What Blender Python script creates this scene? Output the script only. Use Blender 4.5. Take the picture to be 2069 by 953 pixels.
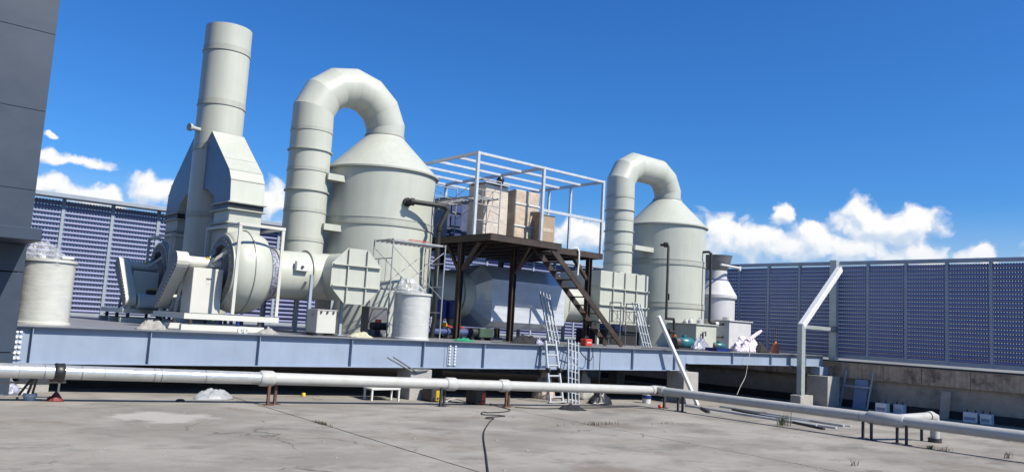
import bpy, bmesh, math, random
from mathutils import Vector, Matrix, noise
random.seed(7)
scene = bpy.context.scene
for o in list(bpy.data.objects): bpy.data.objects.remove(o)
COL = scene.collection
PI = math.pi

# ------------------------------------------------------------------ camera
F, ROLL, PITCH, YAW, H = 1585.995, 0.0573696, 0.113324, 0.7039776, 1.6
SLOPE = 0.0285                                # the roof drains towards +X
cp, sp, cr, sr, cy, sy = math.cos(PITCH), math.sin(PITCH), math.cos(ROLL), math.sin(ROLL), math.cos(YAW), math.sin(YAW)
EYE = Vector((0, 0, H))
def ray(u, v):
    a, b = (u - 1034.5) / F, (v - 476.5) / F
    x, y = a * cr + b * sr, -a * sr + b * cr
    fw, z = cp + y * sp, sp - y * cp
    return Vector((cy * x + sy * fw, -sy * x + cy * fw, z))
def onz(u, v, z): d = ray(u, v); return EYE + d * ((z - H) / d.z)
def ony(u, v, y): d = ray(u, v); return EYE + d * (y / d.y)
def onx(u, v, x): d = ray(u, v); return EYE + d * (x / d.x)
def ong(u, v): d = ray(u, v); return EYE + d * (-H / (d.z + SLOPE * d.x))
def gz(x): return -SLOPE * x

cam = bpy.data.cameras.new('camera'); camo = bpy.data.objects.new('camera', cam); COL.objects.link(camo)
fwd = ray(1034.5, 476.5).normalized(); rgt = (ray(1034.5 + F, 476.5) - ray(1034.5, 476.5)).normalized(); upv = rgt.cross(fwd)
camo.matrix_world = Matrix(((rgt.x, upv.x, -fwd.x, 0), (rgt.y, upv.y, -fwd.y, 0), (rgt.z, upv.z, -fwd.z, H), (0, 0, 0, 1)))
cam.sensor_width = 36; cam.lens = F / 2069 * 36; cam.clip_end = 20000; cam.clip_start = 0.05
scene.camera = camo

# ------------------------------------------------------------------ sun, sky
SUN_EL, SUN_AZ = math.radians(47), math.radians(-71)     # azimuth measured from +X, counter-clockwise
sdir = Vector((math.cos(SUN_EL) * math.cos(SUN_AZ), math.cos(SUN_EL) * math.sin(SUN_AZ), math.sin(SUN_EL)))
sun = bpy.data.lights.new('sun', 'SUN'); sun.energy = 5.0; sun.angle = math.radians(0.53); sun.color = (1.0, 0.925, 0.79)
suno = bpy.data.objects.new('sun', sun); COL.objects.link(suno)
suno.rotation_euler = (-sdir).to_track_quat('-Z', 'Y').to_euler(); suno.location = (0, 0, 40)

world = bpy.data.worlds.new('World'); scene.world = world; world.use_nodes = True
wt = world.node_tree; wt.nodes.clear()
def N(t, kind, **kw):
    n = t.nodes.new(kind)
    for k, v in kw.items(): setattr(n, k, v)
    return n
def link(t, a, b): t.links.new(a, b)
def mth(t, op, a, b=None, c=None, clamp=False):
    n = N(t, 'ShaderNodeMath', operation=op, use_clamp=clamp)
    for i, x in enumerate((a, b, c)):
        if x is None: continue
        if hasattr(x, 'is_output'): link(t, x, n.inputs[i])
        else: n.inputs[i].default_value = x
    return n.outputs[0]
def vm(t, op, a, b=None):
    n = N(t, 'ShaderNodeVectorMath', operation=op)
    for i, x in enumerate((a, b)):
        if x is None: continue
        if hasattr(x, 'is_output'): link(t, x, n.inputs[i])
        else: n.inputs[i].default_value = x
    return n
sky = N(wt, 'ShaderNodeTexSky', sky_type='NISHITA', sun_disc=False)
sky.sun_elevation = SUN_EL; sky.sun_rotation = PI / 2 - SUN_AZ
sky.altitude = 0; sky.air_density = 1.0; sky.dust_density = 0.9; sky.ozone_density = 3.0
SKY_STRENGTH = 0.067
# clouds: one group giving the cloud density for a direction (azimuth, elevation)
cg = bpy.data.node_groups.new('cloud_density', 'ShaderNodeTree')
cg.interface.new_socket('P', in_out='INPUT', socket_type='NodeSocketVector')
cg.interface.new_socket('D', in_out='OUTPUT', socket_type='NodeSocketFloat')
gi, go = N(cg, 'NodeGroupInput'), N(cg, 'NodeGroupOutput')
n1 = N(cg, 'ShaderNodeTexNoise', noise_dimensions='2D'); n1.inputs['Scale'].default_value = 22; n1.inputs['Detail'].default_value = 6; n1.inputs['Roughness'].default_value = 0.52
link(cg, gi.outputs[0], n1.inputs['Vector'])
wv = vm(cg, 'MULTIPLY', vm(cg, 'SUBTRACT', n1.outputs['Color'], (0.5, 0.5, 0.5)).outputs[0], (0.045, 0.035, 0))
pw = vm(cg, 'ADD', gi.outputs[0], wv.outputs[0]).outputs[0]
def azel(u, v):
    d = ray(u, v).normalized(); return math.atan2(d.y, d.x), math.asin(d.z)
BLOBS = [(1578, 430, 32, 30), (1450, 478, 52, 44), (1530, 490, 75, 44), (1640, 492, 80, 44), (1738, 432, 30, 40), (1760, 462, 70, 52), (1838, 462, 62, 55),
         (1730, 500, 110, 40), (1845, 510, 70, 30), (1992, 520, 44, 30), (150, 328, 78, 17), (102, 275, 16, 9), (105, 385, 60, 28), (205, 402, 70, 26), (318, 388, 66, 34),
         (430, 425, 70, 40), (545, 405, 34, 50), (1175, 475, 70, 36), (1330, 500, 80, 40), (660, 470, 120, 40), (2250, 500, 120, 50), (-150, 300, 120, 60), (-400, 330, 120, 50), (2600, 560, 160, 60)]
dens = None
for (u, v, rx, ry) in BLOBS:
    a, e = azel(u, v)
    k = 1 / (F * (1 + ((u - 1034.5) / F) ** 2) ** 0.5)
    q = vm(cg, 'DIVIDE', vm(cg, 'SUBTRACT', pw, (a, e, 0)).outputs[0], (rx * k * 1.15, ry * k * 1.15, 1)).outputs[0]
    ln = N(cg, 'ShaderNodeVectorMath', operation='LENGTH'); link(cg, q, ln.inputs[0])
    d = mth(cg, 'SUBTRACT', 1.0, ln.outputs['Value'])
    dens = d if dens is None else mth(cg, 'SMOOTH_MAX', dens, d, 0.25)
# the same kind of low cloud bank goes on all round the horizon
n2 = N(cg, 'ShaderNodeTexNoise', noise_dimensions='2D'); n2.inputs['Scale'].default_value = 5; n2.inputs['Detail'].default_value = 6; n2.inputs['Roughness'].default_value = 0.62
link(cg, gi.outputs[0], n2.inputs['Vector'])
sepg = N(cg, 'ShaderNodeSeparateXYZ'); link(cg, gi.outputs[0], sepg.inputs[0])
low = mth(cg, 'SUBTRACT', mth(cg, 'MULTIPLY', mth(cg, 'SUBTRACT', n2.outputs['Fac'], 0.52), 4.0), mth(cg, 'MULTIPLY', mth(cg, 'ABSOLUTE', mth(cg, 'SUBTRACT', sepg.outputs['Y'], 0.03)), 20))
dens = mth(cg, 'MAXIMUM', dens, low)
vor = N(cg, 'ShaderNodeTexVoronoi', voronoi_dimensions='2D', feature='F1', normalize=False); vor.inputs['Scale'].default_value = 34; vor.inputs['Detail'].default_value = 2.0; vor.inputs['Roughness'].default_value = 0.42; vor.inputs['Lacunarity'].default_value = 2.1
link(cg, pw, vor.inputs['Vector'])
dens = mth(cg, 'ADD', dens, mth(cg, 'MULTIPLY', mth(cg, 'SUBTRACT', 0.60, vor.outputs['Distance']), 0.5))
link(cg, dens, go.inputs[0])
tc = N(wt, 'ShaderNodeTexCoord'); sep = N(wt, 'ShaderNodeSeparateXYZ'); link(wt, tc.outputs['Generated'], sep.inputs[0])
az = mth(wt, 'ARCTAN2', sep.outputs['Y'], sep.outputs['X']); el = mth(wt, 'ARCSINE', sep.outputs['Z'])
cmb = N(wt, 'ShaderNodeCombineXYZ'); link(wt, az, cmb.inputs[0]); link(wt, el, cmb.inputs[1])
g1 = N(wt, 'ShaderNodeGroup'); g1.node_tree = cg; link(wt, cmb.outputs[0], g1.inputs[0])
g2 = N(wt, 'ShaderNodeGroup'); g2.node_tree = cg; link(wt, vm(wt, 'ADD', cmb.outputs[0], (-0.005, 0.012, 0)).outputs[0], g2.inputs[0])
def smooth(t, x, lo, hi, a=0.0, b=1.0):
    n = N(t, 'ShaderNodeMapRange', interpolation_type='SMOOTHSTEP'); link(t, x, n.inputs['Value'])
    for k, v in (('From Min', lo), ('From Max', hi), ('To Min', a), ('To Max', b)): n.inputs[k].default_value = v
    return n.outputs['Result']
mask = smooth(wt, g1.outputs[0], -0.01, 0.50)
lit = smooth(wt, mth(wt, 'SUBTRACT', g1.outputs[0], g2.outputs[0]), -0.42, 0.30)
lowfade = smooth(wt, el, 0.05, 0.13, 0.5, 1.0)
ccol = N(wt, 'ShaderNodeMix', data_type='RGBA'); link(wt, lit, ccol.inputs['Factor'])
ccol.inputs['A'].default_value = (6.3, 7.5, 9.2, 1); ccol.inputs['B'].default_value = (10.5, 10.5, 10.5, 1)
hsv = N(wt, 'ShaderNodeHueSaturation'); hsv.inputs['Saturation'].default_value = 1.22; hsv.inputs['Value'].default_value = 1.0; link(wt, sky.outputs[0], hsv.inputs['Color'])
tint = N(wt, 'ShaderNodeMix', data_type='RGBA', blend_type='MULTIPLY'); tint.inputs['Factor'].default_value = 1; link(wt, hsv.outputs[0], tint.inputs['A']); tint.inputs['B'].default_value = (0.55, 1.05, 1.58, 1)
hz_ = N(wt, 'ShaderNodeMix', data_type='RGBA'); link(wt, smooth(wt, el, 0.05, 0.17, 0.5, 0.0), hz_.inputs['Factor']); link(wt, tint.outputs['Result'], hz_.inputs['A']); hz_.inputs['B'].default_value = (6.6, 7.7, 9.2, 1)
mx = N(wt, 'ShaderNodeMix', data_type='RGBA'); link(wt, mth(wt, 'MULTIPLY', mask, lowfade), mx.inputs['Factor']); link(wt, hz_.outputs['Result'], mx.inputs['A']); link(wt, ccol.outputs['Result'], mx.inputs['B'])
bg = N(wt, 'ShaderNodeBackground'); bg.inputs['Strength'].default_value = SKY_STRENGTH; link(wt, mx.outputs['Result'], bg.inputs['Color'])
wo = N(wt, 'ShaderNodeOutputWorld'); link(wt, bg.outputs[0], wo.inputs['Surface'])

scene.render.engine = 'CYCLES'
vs = scene.view_settings; vs.view_transform = 'Standard'; vs.look = 'None'; vs.exposure = 0.5; vs.gamma = 1.0; vs.use_curve_mapping = False
scene.cycles.max_bounces = 8; scene.cycles.diffuse_bounces = 1; scene.cycles.transparent_max_bounces = 24

# ------------------------------------------------------------------ materials
MATS = {}
ALB = 0.76          # scales base colours down so shade comes out deeper against the sun
def mat(name, col, rough=0.5, metal=0.0, var=0.08, vscale=3.0, bump=0.0, bscale=20.0, streak=0.0, coat=0.0, dirt=None, dirtamt=0.0, dscale=1.5, stretch=(1, 1, 1), spec=0.5):
    col = tuple(c * ALB for c in col); dirt = tuple(c * ALB for c in dirt) if dirt else None
    m = bpy.data.materials.new(name); m.use_nodes = True; t = m.node_tree; b = t.nodes['Principled BSDF']
    b.inputs['Roughness'].default_value = rough; b.inputs['Metallic'].default_value = metal; b.inputs['Coat Weight'].default_value = coat; b.inputs['Specular IOR Level'].default_value = spec
    geo = N(t, 'ShaderNodeNewGeometry')
    pos = vm(t, 'MULTIPLY', geo.outputs['Position'], stretch).outputs[0]
    n = N(t, 'ShaderNodeTexNoise'); n.inputs['Scale'].default_value = vscale; n.inputs['Detail'].default_value = 6; n.inputs['Roughness'].default_value = 0.62; link(t, pos, n.inputs['Vector'])
    mr = N(t, 'ShaderNodeMapRange'); link(t, n.outputs['Fac'], mr.inputs['Value']); mr.inputs['From Min'].default_value = 0.3; mr.inputs['From Max'].default_value = 0.7
    mr.inputs['To Min'].default_value = 1 - var; mr.inputs['To Max'].default_value = 1 + var
    c = N(t, 'ShaderNodeMix', data_type='RGBA', blend_type='MULTIPLY'); c.inputs['Factor'].default_value = 1; c.inputs['A'].default_value = (*col, 1)
    link(t, mr.outputs[0], c.inputs['B']); out = c.outputs['Result']
    if streak:
        ns = N(t, 'ShaderNodeTexNoise'); ns.inputs['Scale'].default_value = 1.0; ns.inputs['Detail'].default_value = 5
        link(t, vm(t, 'MULTIPLY', geo.outputs['Position'], (9, 9, 0.5)).outputs[0], ns.inputs['Vector'])
        mr2 = N(t, 'ShaderNodeMapRange'); link(t, ns.outputs['Fac'], mr2.inputs['Value']); mr2.inputs['From Min'].default_value = 0.35; mr2.inputs['From Max'].default_value = 0.7
        mr2.inputs['To Min'].default_value = 1.0; mr2.inputs['To Max'].default_value = 1 - streak
        c2 = N(t, 'ShaderNodeMix', data_type='RGBA', blend_type='MULTIPLY'); c2.inputs['Factor'].default_value = 1; link(t, out, c2.inputs['A']); link(t, mr2.outputs[0], c2.inputs['B']); out = c2.outputs['Result']
    if dirt:
        nd = N(t, 'ShaderNodeTexNoise'); nd.inputs['Scale'].default_value = dscale; nd.inputs['Detail'].default_value = 8; nd.inputs['Roughness'].default_value = 0.7; link(t, pos, nd.inputs['Vector'])
        mr3 = N(t, 'ShaderNodeMapRange', interpolation_type='SMOOTHSTEP'); link(t, nd.outputs['Fac'], mr3.inputs['Value']); mr3.inputs['From Min'].default_value = 0.5; mr3.inputs['From Max'].default_value = 0.68; mr3.inputs['To Max'].default_value = dirtamt
        c3 = N(t, 'ShaderNodeMix', data_type='RGBA'); link(t, mr3.outputs[0], c3.inputs['Factor']); link(t, out, c3.inputs['A']); c3.inputs['B'].default_value = (*dirt, 1); out = c3.outputs['Result']
    link(t, out, b.inputs['Base Color'])
    rr = N(t, 'ShaderNodeMapRange'); link(t, n.outputs['Fac'], rr.inputs['Value']); rr.inputs['To Min'].default_value = max(0.03, rough - 0.12); rr.inputs['To Max'].default_value = min(1, rough + 0.12); link(t, rr.outputs[0], b.inputs['Roughness'])
    if bump:
        nb = N(t, 'ShaderNodeTexNoise'); nb.inputs['Scale'].default_value = bscale; nb.inputs['Detail'].default_value = 5; link(t, pos, nb.inputs['Vector'])
        bp = N(t, 'ShaderNodeBump'); bp.inputs['Strength'].default_value = bump; bp.inputs['Distance'].default_value = 0.03; link(t, nb.outputs['Fac'], bp.inputs['Height']); link(t, bp.outputs[0], b.inputs['Normal'])
    MATS[name] = m; return m
mat('duct', (0.565, 0.59, 0.52), 0.38, var=0.04, vscale=1.1, streak=0.07, bump=0.05, bscale=2.2, dirt=(0.42, 0.42, 0.34), dirtamt=0.14, dscale=0.8)
mat('duct_ring', (0.49, 0.51, 0.45), 0.45, var=0.05, streak=0.1)
mat('pedestal', (0.72, 0.72, 0.66), 0.42, var=0.03)
mat('film_blue', (0.10, 0.12, 0.22), 0.42, var=0.25, vscale=2.0, bump=0.4, bscale=2.5, coat=0.12)
mat('film_silver', (0.74, 0.80, 0.90), 0.2, metal=0.15, var=0.10, vscale=1.5, bump=0.35, bscale=3.0, coat=0.6, stretch=(0.5, 0.5, 2.2))
mat('beam', (0.33, 0.405, 0.535), 0.42, var=0.06, vscale=1.5, dirt=(0.28, 0.31, 0.36), dirtamt=0.3, dscale=1.1, streak=0.06)
mat('deckplate', (0.235, 0.245, 0.265), 0.5, var=0.18, vscale=2.0, bump=0.3, bscale=60, dirt=(0.33, 0.32, 0.30), dirtamt=0.6)
mat('galv', (0.62, 0.66, 0.70), 0.42, metal=0.25, var=0.12, vscale=6)
mat('white_galv', (0.86, 0.88, 0.90), 0.4, metal=0.1, var=0.06, vscale=4)
mat('scaffold_steel', (0.40, 0.41, 0.43), 0.5, metal=0.2, var=0.25, vscale=6)
mat('galv_strut', (0.50, 0.56, 0.57), 0.38, metal=0.3, var=0.12, vscale=4)
mat('rust', (0.045, 0.030, 0.023), 0.6, var=0.35, vscale=5, dirt=(0.12, 0.06, 0.03), dirtamt=0.5, dscale=4, bump=0.2)
mat('rusty_leg', (0.13, 0.065, 0.04), 0.75, var=0.3, vscale=12, dirt=(0.05, 0.035, 0.03), dirtamt=0.8, dscale=8)
mat('dark_iron', (0.045, 0.042, 0.045), 0.6, var=0.3, vscale=8)
mat('fence_blue', (0.225, 0.255, 0.46), 0.48, var=0.07, vscale=2)
mat('fence_frame', (0.37, 0.43, 0.52), 0.45, var=0.08, vscale=2, streak=0.06)
mat('building', (0.036, 0.055, 0.09), 0.48, var=0.12, vscale=1.2, dirt=(0.055, 0.072, 0.105), dirtamt=0.4, dscale=0.9, stretch=(1, 1, 1.6), bump=0.04, bscale=2)
mat('concrete_pier', (0.42, 0.41, 0.39), 0.85, var=0.12, vscale=4, bump=0.4, bscale=30, dirt=(0.25, 0.24, 0.22), dirtamt=0.5, dscale=3)
mat('parapet', (0.72, 0.53, 0.37), 0.9, var=0.22, vscale=3, bump=0.5, bscale=14, dirt=(0.16, 0.12, 0.09), dirtamt=0.9, dscale=1.3, streak=0.35)
mat('parapet_low', (0.56, 0.45, 0.34), 0.9, var=0.15, vscale=3, bump=0.4, bscale=14, dirt=(0.10, 0.09, 0.08), dirtamt=0.5, dscale=0.9)
mat('pipe_silver', (0.66, 0.67, 0.66), 0.24, metal=0.55, var=0.1, vscale=5, bump=0.3, bscale=7, coat=0.2)
mat('pvc', (0.52, 0.525, 0.505), 0.42, var=0.08, vscale=6, dirt=(0.36, 0.33, 0.28), dirtamt=0.5, dscale=3, bump=0.1, bscale=8)
mat('black_plastic', (0.022, 0.022, 0.025), 0.38, var=0.2, bump=0.6, bscale=9)
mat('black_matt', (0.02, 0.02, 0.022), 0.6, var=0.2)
mat('blue_paint', (0.012, 0.03, 0.17), 0.35, var=0.1)
mat('panel_blue', (0.06, 0.09, 0.22), 0.4, var=0.1)
mat('teal_paint', (0.02, 0.16, 0.19), 0.35, var=0.1)
mat('red_paint', (0.60, 0.06, 0.035), 0.4, var=0.12)
mat('red_dark', (0.18, 0.02, 0.018), 0.6, var=0.2)
mat('machine_green', (0.05, 0.09, 0.06), 0.5, var=0.15)
mat('orange', (0.55, 0.14, 0.04), 0.5, var=0.1)
mat('yellow', (0.62, 0.42, 0.03), 0.45, var=0.1)
mat('white_paint', (0.72, 0.72, 0.70), 0.45, var=0.06)
mat('cream', (0.66, 0.66, 0.60), 0.45, var=0.06)
mat('alu', (0.66, 0.68, 0.70), 0.35, metal=0.3, var=0.1)
mat('grey_steel', (0.20, 0.205, 0.22), 0.5, metal=0.3, var=0.2)
mat('cardboard', (0.40, 0.30, 0.21), 0.75, var=0.12, vscale=3, bump=0.15)
mat('wrap_paper', (0.60, 0.48, 0.37), 0.38, var=0.2, vscale=3.2, bump=0.9, bscale=5.5, coat=0.35, dirt=(0.86, 0.80, 0.74), dirtamt=0.6, dscale=2.4)
mat('wrap_white', (0.66, 0.58, 0.49), 0.38, var=0.2, vscale=3.2, bump=0.9, bscale=5.5, coat=0.35, dirt=(0.50, 0.38, 0.27), dirtamt=0.7, dscale=1.6)
mat('cloth_grey', (0.36, 0.35, 0.33), 0.9, var=0.2, vscale=9, bump=0.5, bscale=25)
mat('cloth_cream', (0.50, 0.49, 0.36), 0.9, var=0.2, vscale=9, bump=0.5, bscale=25)
mat('cloth_green', (0.02, 0.22, 0.12), 0.9, var=0.3, vscale=14, bump=0.5, bscale=25)
mat('cloth_dark', (0.012, 0.012, 0.018), 0.85, var=0.4, vscale=9, bump=0.5, bscale=20)
mat('sack', (0.36, 0.38, 0.40), 0.5, var=0.25, vscale=4, bump=0.5, bscale=12, coat=0.2)
mat('weed', (0.07, 0.11, 0.03), 0.8, var=0.3, vscale=20)
mat('weed_dry', (0.10, 0.085, 0.05), 0.9, var=0.3, vscale=20)
mat('city', (0.22, 0.22, 0.21), 0.9, var=0.3, vscale=0.01)
mat('wall_white', (0.62, 0.63, 0.66), 0.6, var=0.05)
mat('tar', (0.055, 0.05, 0.045), 0.95, var=0.3)

def roof_mat():
    m = bpy.data.materials.new('roof_concrete'); m.use_nodes = True; t = m.node_tree; b = t.nodes['Principled BSDF']; b.inputs['Roughness'].default_value = 0.88; b.inputs['Specular IOR Level'].default_value = 0.25
    geo = N(t, 'ShaderNodeNewGeometry'); P = geo.outputs['Position']
    def nz(scale, det, rough, st=(1, 1, 1)):
        n = N(t, 'ShaderNodeTexNoise'); n.inputs['Scale'].default_value = scale; n.inputs['Detail'].default_value = det; n.inputs['Roughness'].default_value = rough
        link(t, vm(t, 'MULTIPLY', P, st).outputs[0], n.inputs['Vector']); return n.outputs['Fac']
    def mixc(a, bcol, fac, blend='MIX'):
        c = N(t, 'ShaderNodeMix', data_type='RGBA', blend_type=blend); link(t, fac, c.inputs['Factor'])
        if hasattr(a, 'is_output'): link(t, a, c.inputs['A'])
        else: c.inputs['A'].default_value = (*[q * ALB for q in a], 1)
        c.inputs['B'].default_value = (*[q * ALB for q in bcol], 1); return c.outputs['Result']
    c = mixc((0.27, 0.252, 0.226), (0.385, 0.362, 0.328), smooth(t, nz(0.35, 6, 0.65, (1, 1.6, 1)), 0.36, 0.64))
    c = mixc(c, (0.175, 0.163, 0.150), smooth(t, nz(0.8, 8, 0.7, (0.8, 1.4, 1)), 0.48, 0.68, 0, 0.75))
    c = mixc(c, (0.20, 0.155, 0.115), smooth(t, nz(0.45, 7, 0.7), 0.53, 0.70, 0, 0.65))
    c = mixc(c, (0.43, 0.42, 0.40), smooth(t, nz(1.1, 9, 0.75, (1, 2, 1)), 0.57, 0.70, 0, 0.6))
    c = mixc(c, (0.10, 0.092, 0.085), smooth(t, nz(5, 10, 0.8), 0.56, 0.72, 0, 0.7))
    c = mixc(c, (0.48, 0.47, 0.45), smooth(t, nz(26, 6, 0.8), 0.64, 0.74, 0, 0.5))
    c = mixc(c, (0.12, 0.11, 0.10), smooth(t, nz(40, 4, 0.75), 0.58, 0.68, 0, 0.55))
    # pale cement spill left by the pipe
    sep = N(t, 'ShaderNodeSeparateXYZ'); link(t, P, sep.inputs[0])
    dx = mth(t, 'DIVIDE', mth(t, 'SUBTRACT', sep.outputs['X'], 4.0), 0.85); dy = mth(t, 'DIVIDE', mth(t, 'SUBTRACT', sep.outputs['Y'], 12.9), 0.75)
    rr = mth(t, 'SQRT', mth(t, 'ADD', mth(t, 'MULTIPLY', dx, dx), mth(t, 'MULTIPLY', dy, dy)))
    rr = mth(t, 'ADD', rr, mth(t, 'MULTIPLY', mth(t, 'SUBTRACT', nz(2.2, 6, 0.7), 0.5), 2.2))
    c = mixc(c, (0.50, 0.48, 0.45), smooth(t, rr, 0.55, 1.1, 0.75, 0.0))
    vo = N(t, 'ShaderNodeTexVoronoi', feature='DISTANCE_TO_EDGE'); vo.inputs['Scale'].default_value = 0.42
    nw = N(t, 'ShaderNodeTexNoise'); nw.inputs['Scale'].default_value = 1.3; nw.inputs['Detail'].default_value = 6; link(t, P, nw.inputs['Vector'])
    link(t, vm(t, 'ADD', P, vm(t, 'MULTIPLY', vm(t, 'SUBTRACT', nw.outputs['Color'], (0.5, 0.5, 0.5)).outputs[0], (1.2, 1.2, 0)).outputs[0]).outputs[0], vo.inputs['Vector'])
    crk = mth(t, 'MULTIPLY', smooth(t, vo.outputs['Distance'], 0.002, 0.007, 1.0, 0.0), smooth(t, nz(0.3, 3, 0.5), 0.50, 0.60, 0, 0.75))
    c = mixc(c, (0.09, 0.08, 0.07), crk)
    link(t, c, b.inputs['Base Color'])
    bp = N(t, 'ShaderNodeBump'); bp.inputs['Strength'].default_value = 0.5; bp.inputs['Distance'].default_value = 0.01; link(t, nz(60, 6, 0.7), bp.inputs['Height']); link(t, bp.outputs[0], b.inputs['Normal'])
    MATS['roof'] = m
roof_mat()

def louvre_mat():
    m = bpy.data.materials.new('louvre_perforated_shaded'); m.use_nodes = True; t = m.node_tree; b = t.nodes['Principled BSDF']
    b.inputs['Base Color'].default_value = (0.07, 0.07, 0.17, 1); b.inputs['Roughness'].default_value = 0.5  # perforated lip: slat paint darkened, the shade of the gap put into the colour
    tcx = N(t, 'ShaderNodeTexCoord'); s = N(t, 'ShaderNodeSeparateXYZ'); link(t, tcx.outputs['Object'], s.inputs[0])
    fx = mth(t, 'SUBTRACT', mth(t, 'FRACT', mth(t, 'DIVIDE', mth(t, 'ADD', s.outputs['X'], 10), 0.094)), 0.5)
    fz = mth(t, 'DIVIDE', mth(t, 'SUBTRACT', s.outputs['Z'], 0.140), 0.094)
    r = mth(t, 'SQRT', mth(t, 'ADD', mth(t, 'MULTIPLY', fx, fx), mth(t, 'MULTIPLY', fz, fz)))
    hole = mth(t, 'LESS_THAN', r, 0.18)
    tr = N(t, 'ShaderNodeBsdfTransparent'); ms = N(t, 'ShaderNodeMixShader'); link(t, hole, ms.inputs[0]); link(t, b.outputs[0], ms.inputs[1]); link(t, tr.outputs[0], ms.inputs[2])
    link(t, ms.outputs[0], t.nodes['Material Output'].inputs['Surface']); MATS['louvre_perf_shaded'] = m
louvre_mat()

def film_mat(name, tint, alpha, bscale=9):
    m = bpy.data.materials.new(name); m.use_nodes = True; t = m.node_tree; b = t.nodes['Principled BSDF']
    b.inputs['Base Color'].default_value = (*tint, 1); b.inputs['Roughness'].default_value = 0.15; b.inputs['Coat Weight'].default_value = 1.0; b.inputs['Coat Roughness'].default_value = 0.08
    geo = N(t, 'ShaderNodeNewGeometry'); n = N(t, 'ShaderNodeTexNoise'); n.inputs['Scale'].default_value = bscale; n.inputs['Detail'].default_value = 4; link(t, geo.outputs['Position'], n.inputs['Vector'])
    link(t, smooth(t, n.outputs['Fac'], 0.35, 0.7, alpha * 0.5, min(1, alpha * 1.5)), b.inputs['Alpha'])
    bp = N(t, 'ShaderNodeBump'); bp.inputs['Strength'].default_value = 0.9; bp.inputs['Distance'].default_value = 0.05; link(t, n.outputs['Fac'], bp.inputs['Height']); link(t, bp.outputs[0], b.inputs['Normal'])
    MATS[name] = m
film_mat('clear_film', (0.62, 0.64, 0.66), 0.36, 6)
film_mat('skin_film', (0.6, 0.62, 0.62), 0.10, 5)
film_mat('dark_film', (0.35, 0.36, 0.48), 0.75, 12)

def wrapped_mat(name, col):
    # painted drum under stretched clear film: fine horizontal wrinkles
    m = mat(name, col, 0.3, var=0.05, coat=0.7, bump=0.3, bscale=5, stretch=(0.7, 0.7, 2.2))
wrapped_mat('drum_wrapped', (0.66, 0.67, 0.62)); wrapped_mat('drum_wrapped_grey', (0.68, 0.69, 0.67))

def stripe_mat():
    m = bpy.data.materials.new('striped_cloth'); m.use_nodes = True; t = m.node_tree; b = t.nodes['Principled BSDF']; b.inputs['Roughness'].default_value = 0.9
    geo = N(t, 'ShaderNodeNewGeometry'); w = N(t, 'ShaderNodeTexWave'); w.inputs['Scale'].default_value = 2.2; w.inputs['Distortion'].default_value = 5; link(t, geo.outputs['Position'], w.inputs['Vector'])
    r = N(t, 'ShaderNodeValToRGB'); link(t, w.outputs['Fac'], r.inputs['Fac'])
    e = r.color_ramp.elements; e[0].position = 0.0; e[0].color = (0.16, 0.10, 0.26, 1); e[1].position = 0.28; e[1].color = (0.68, 0.64, 0.66, 1)
    for p, c in ((0.62, (0.72, 0.70, 0.71, 1)), (0.74, (0.45, 0.16, 0.22, 1)), (0.86, (0.70, 0.68, 0.70, 1))):
        x = e.new(p); x.color = c
    link(t, r.outputs['Color'], b.inputs['Base Color']); MATS['striped'] = m
stripe_mat()

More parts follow.
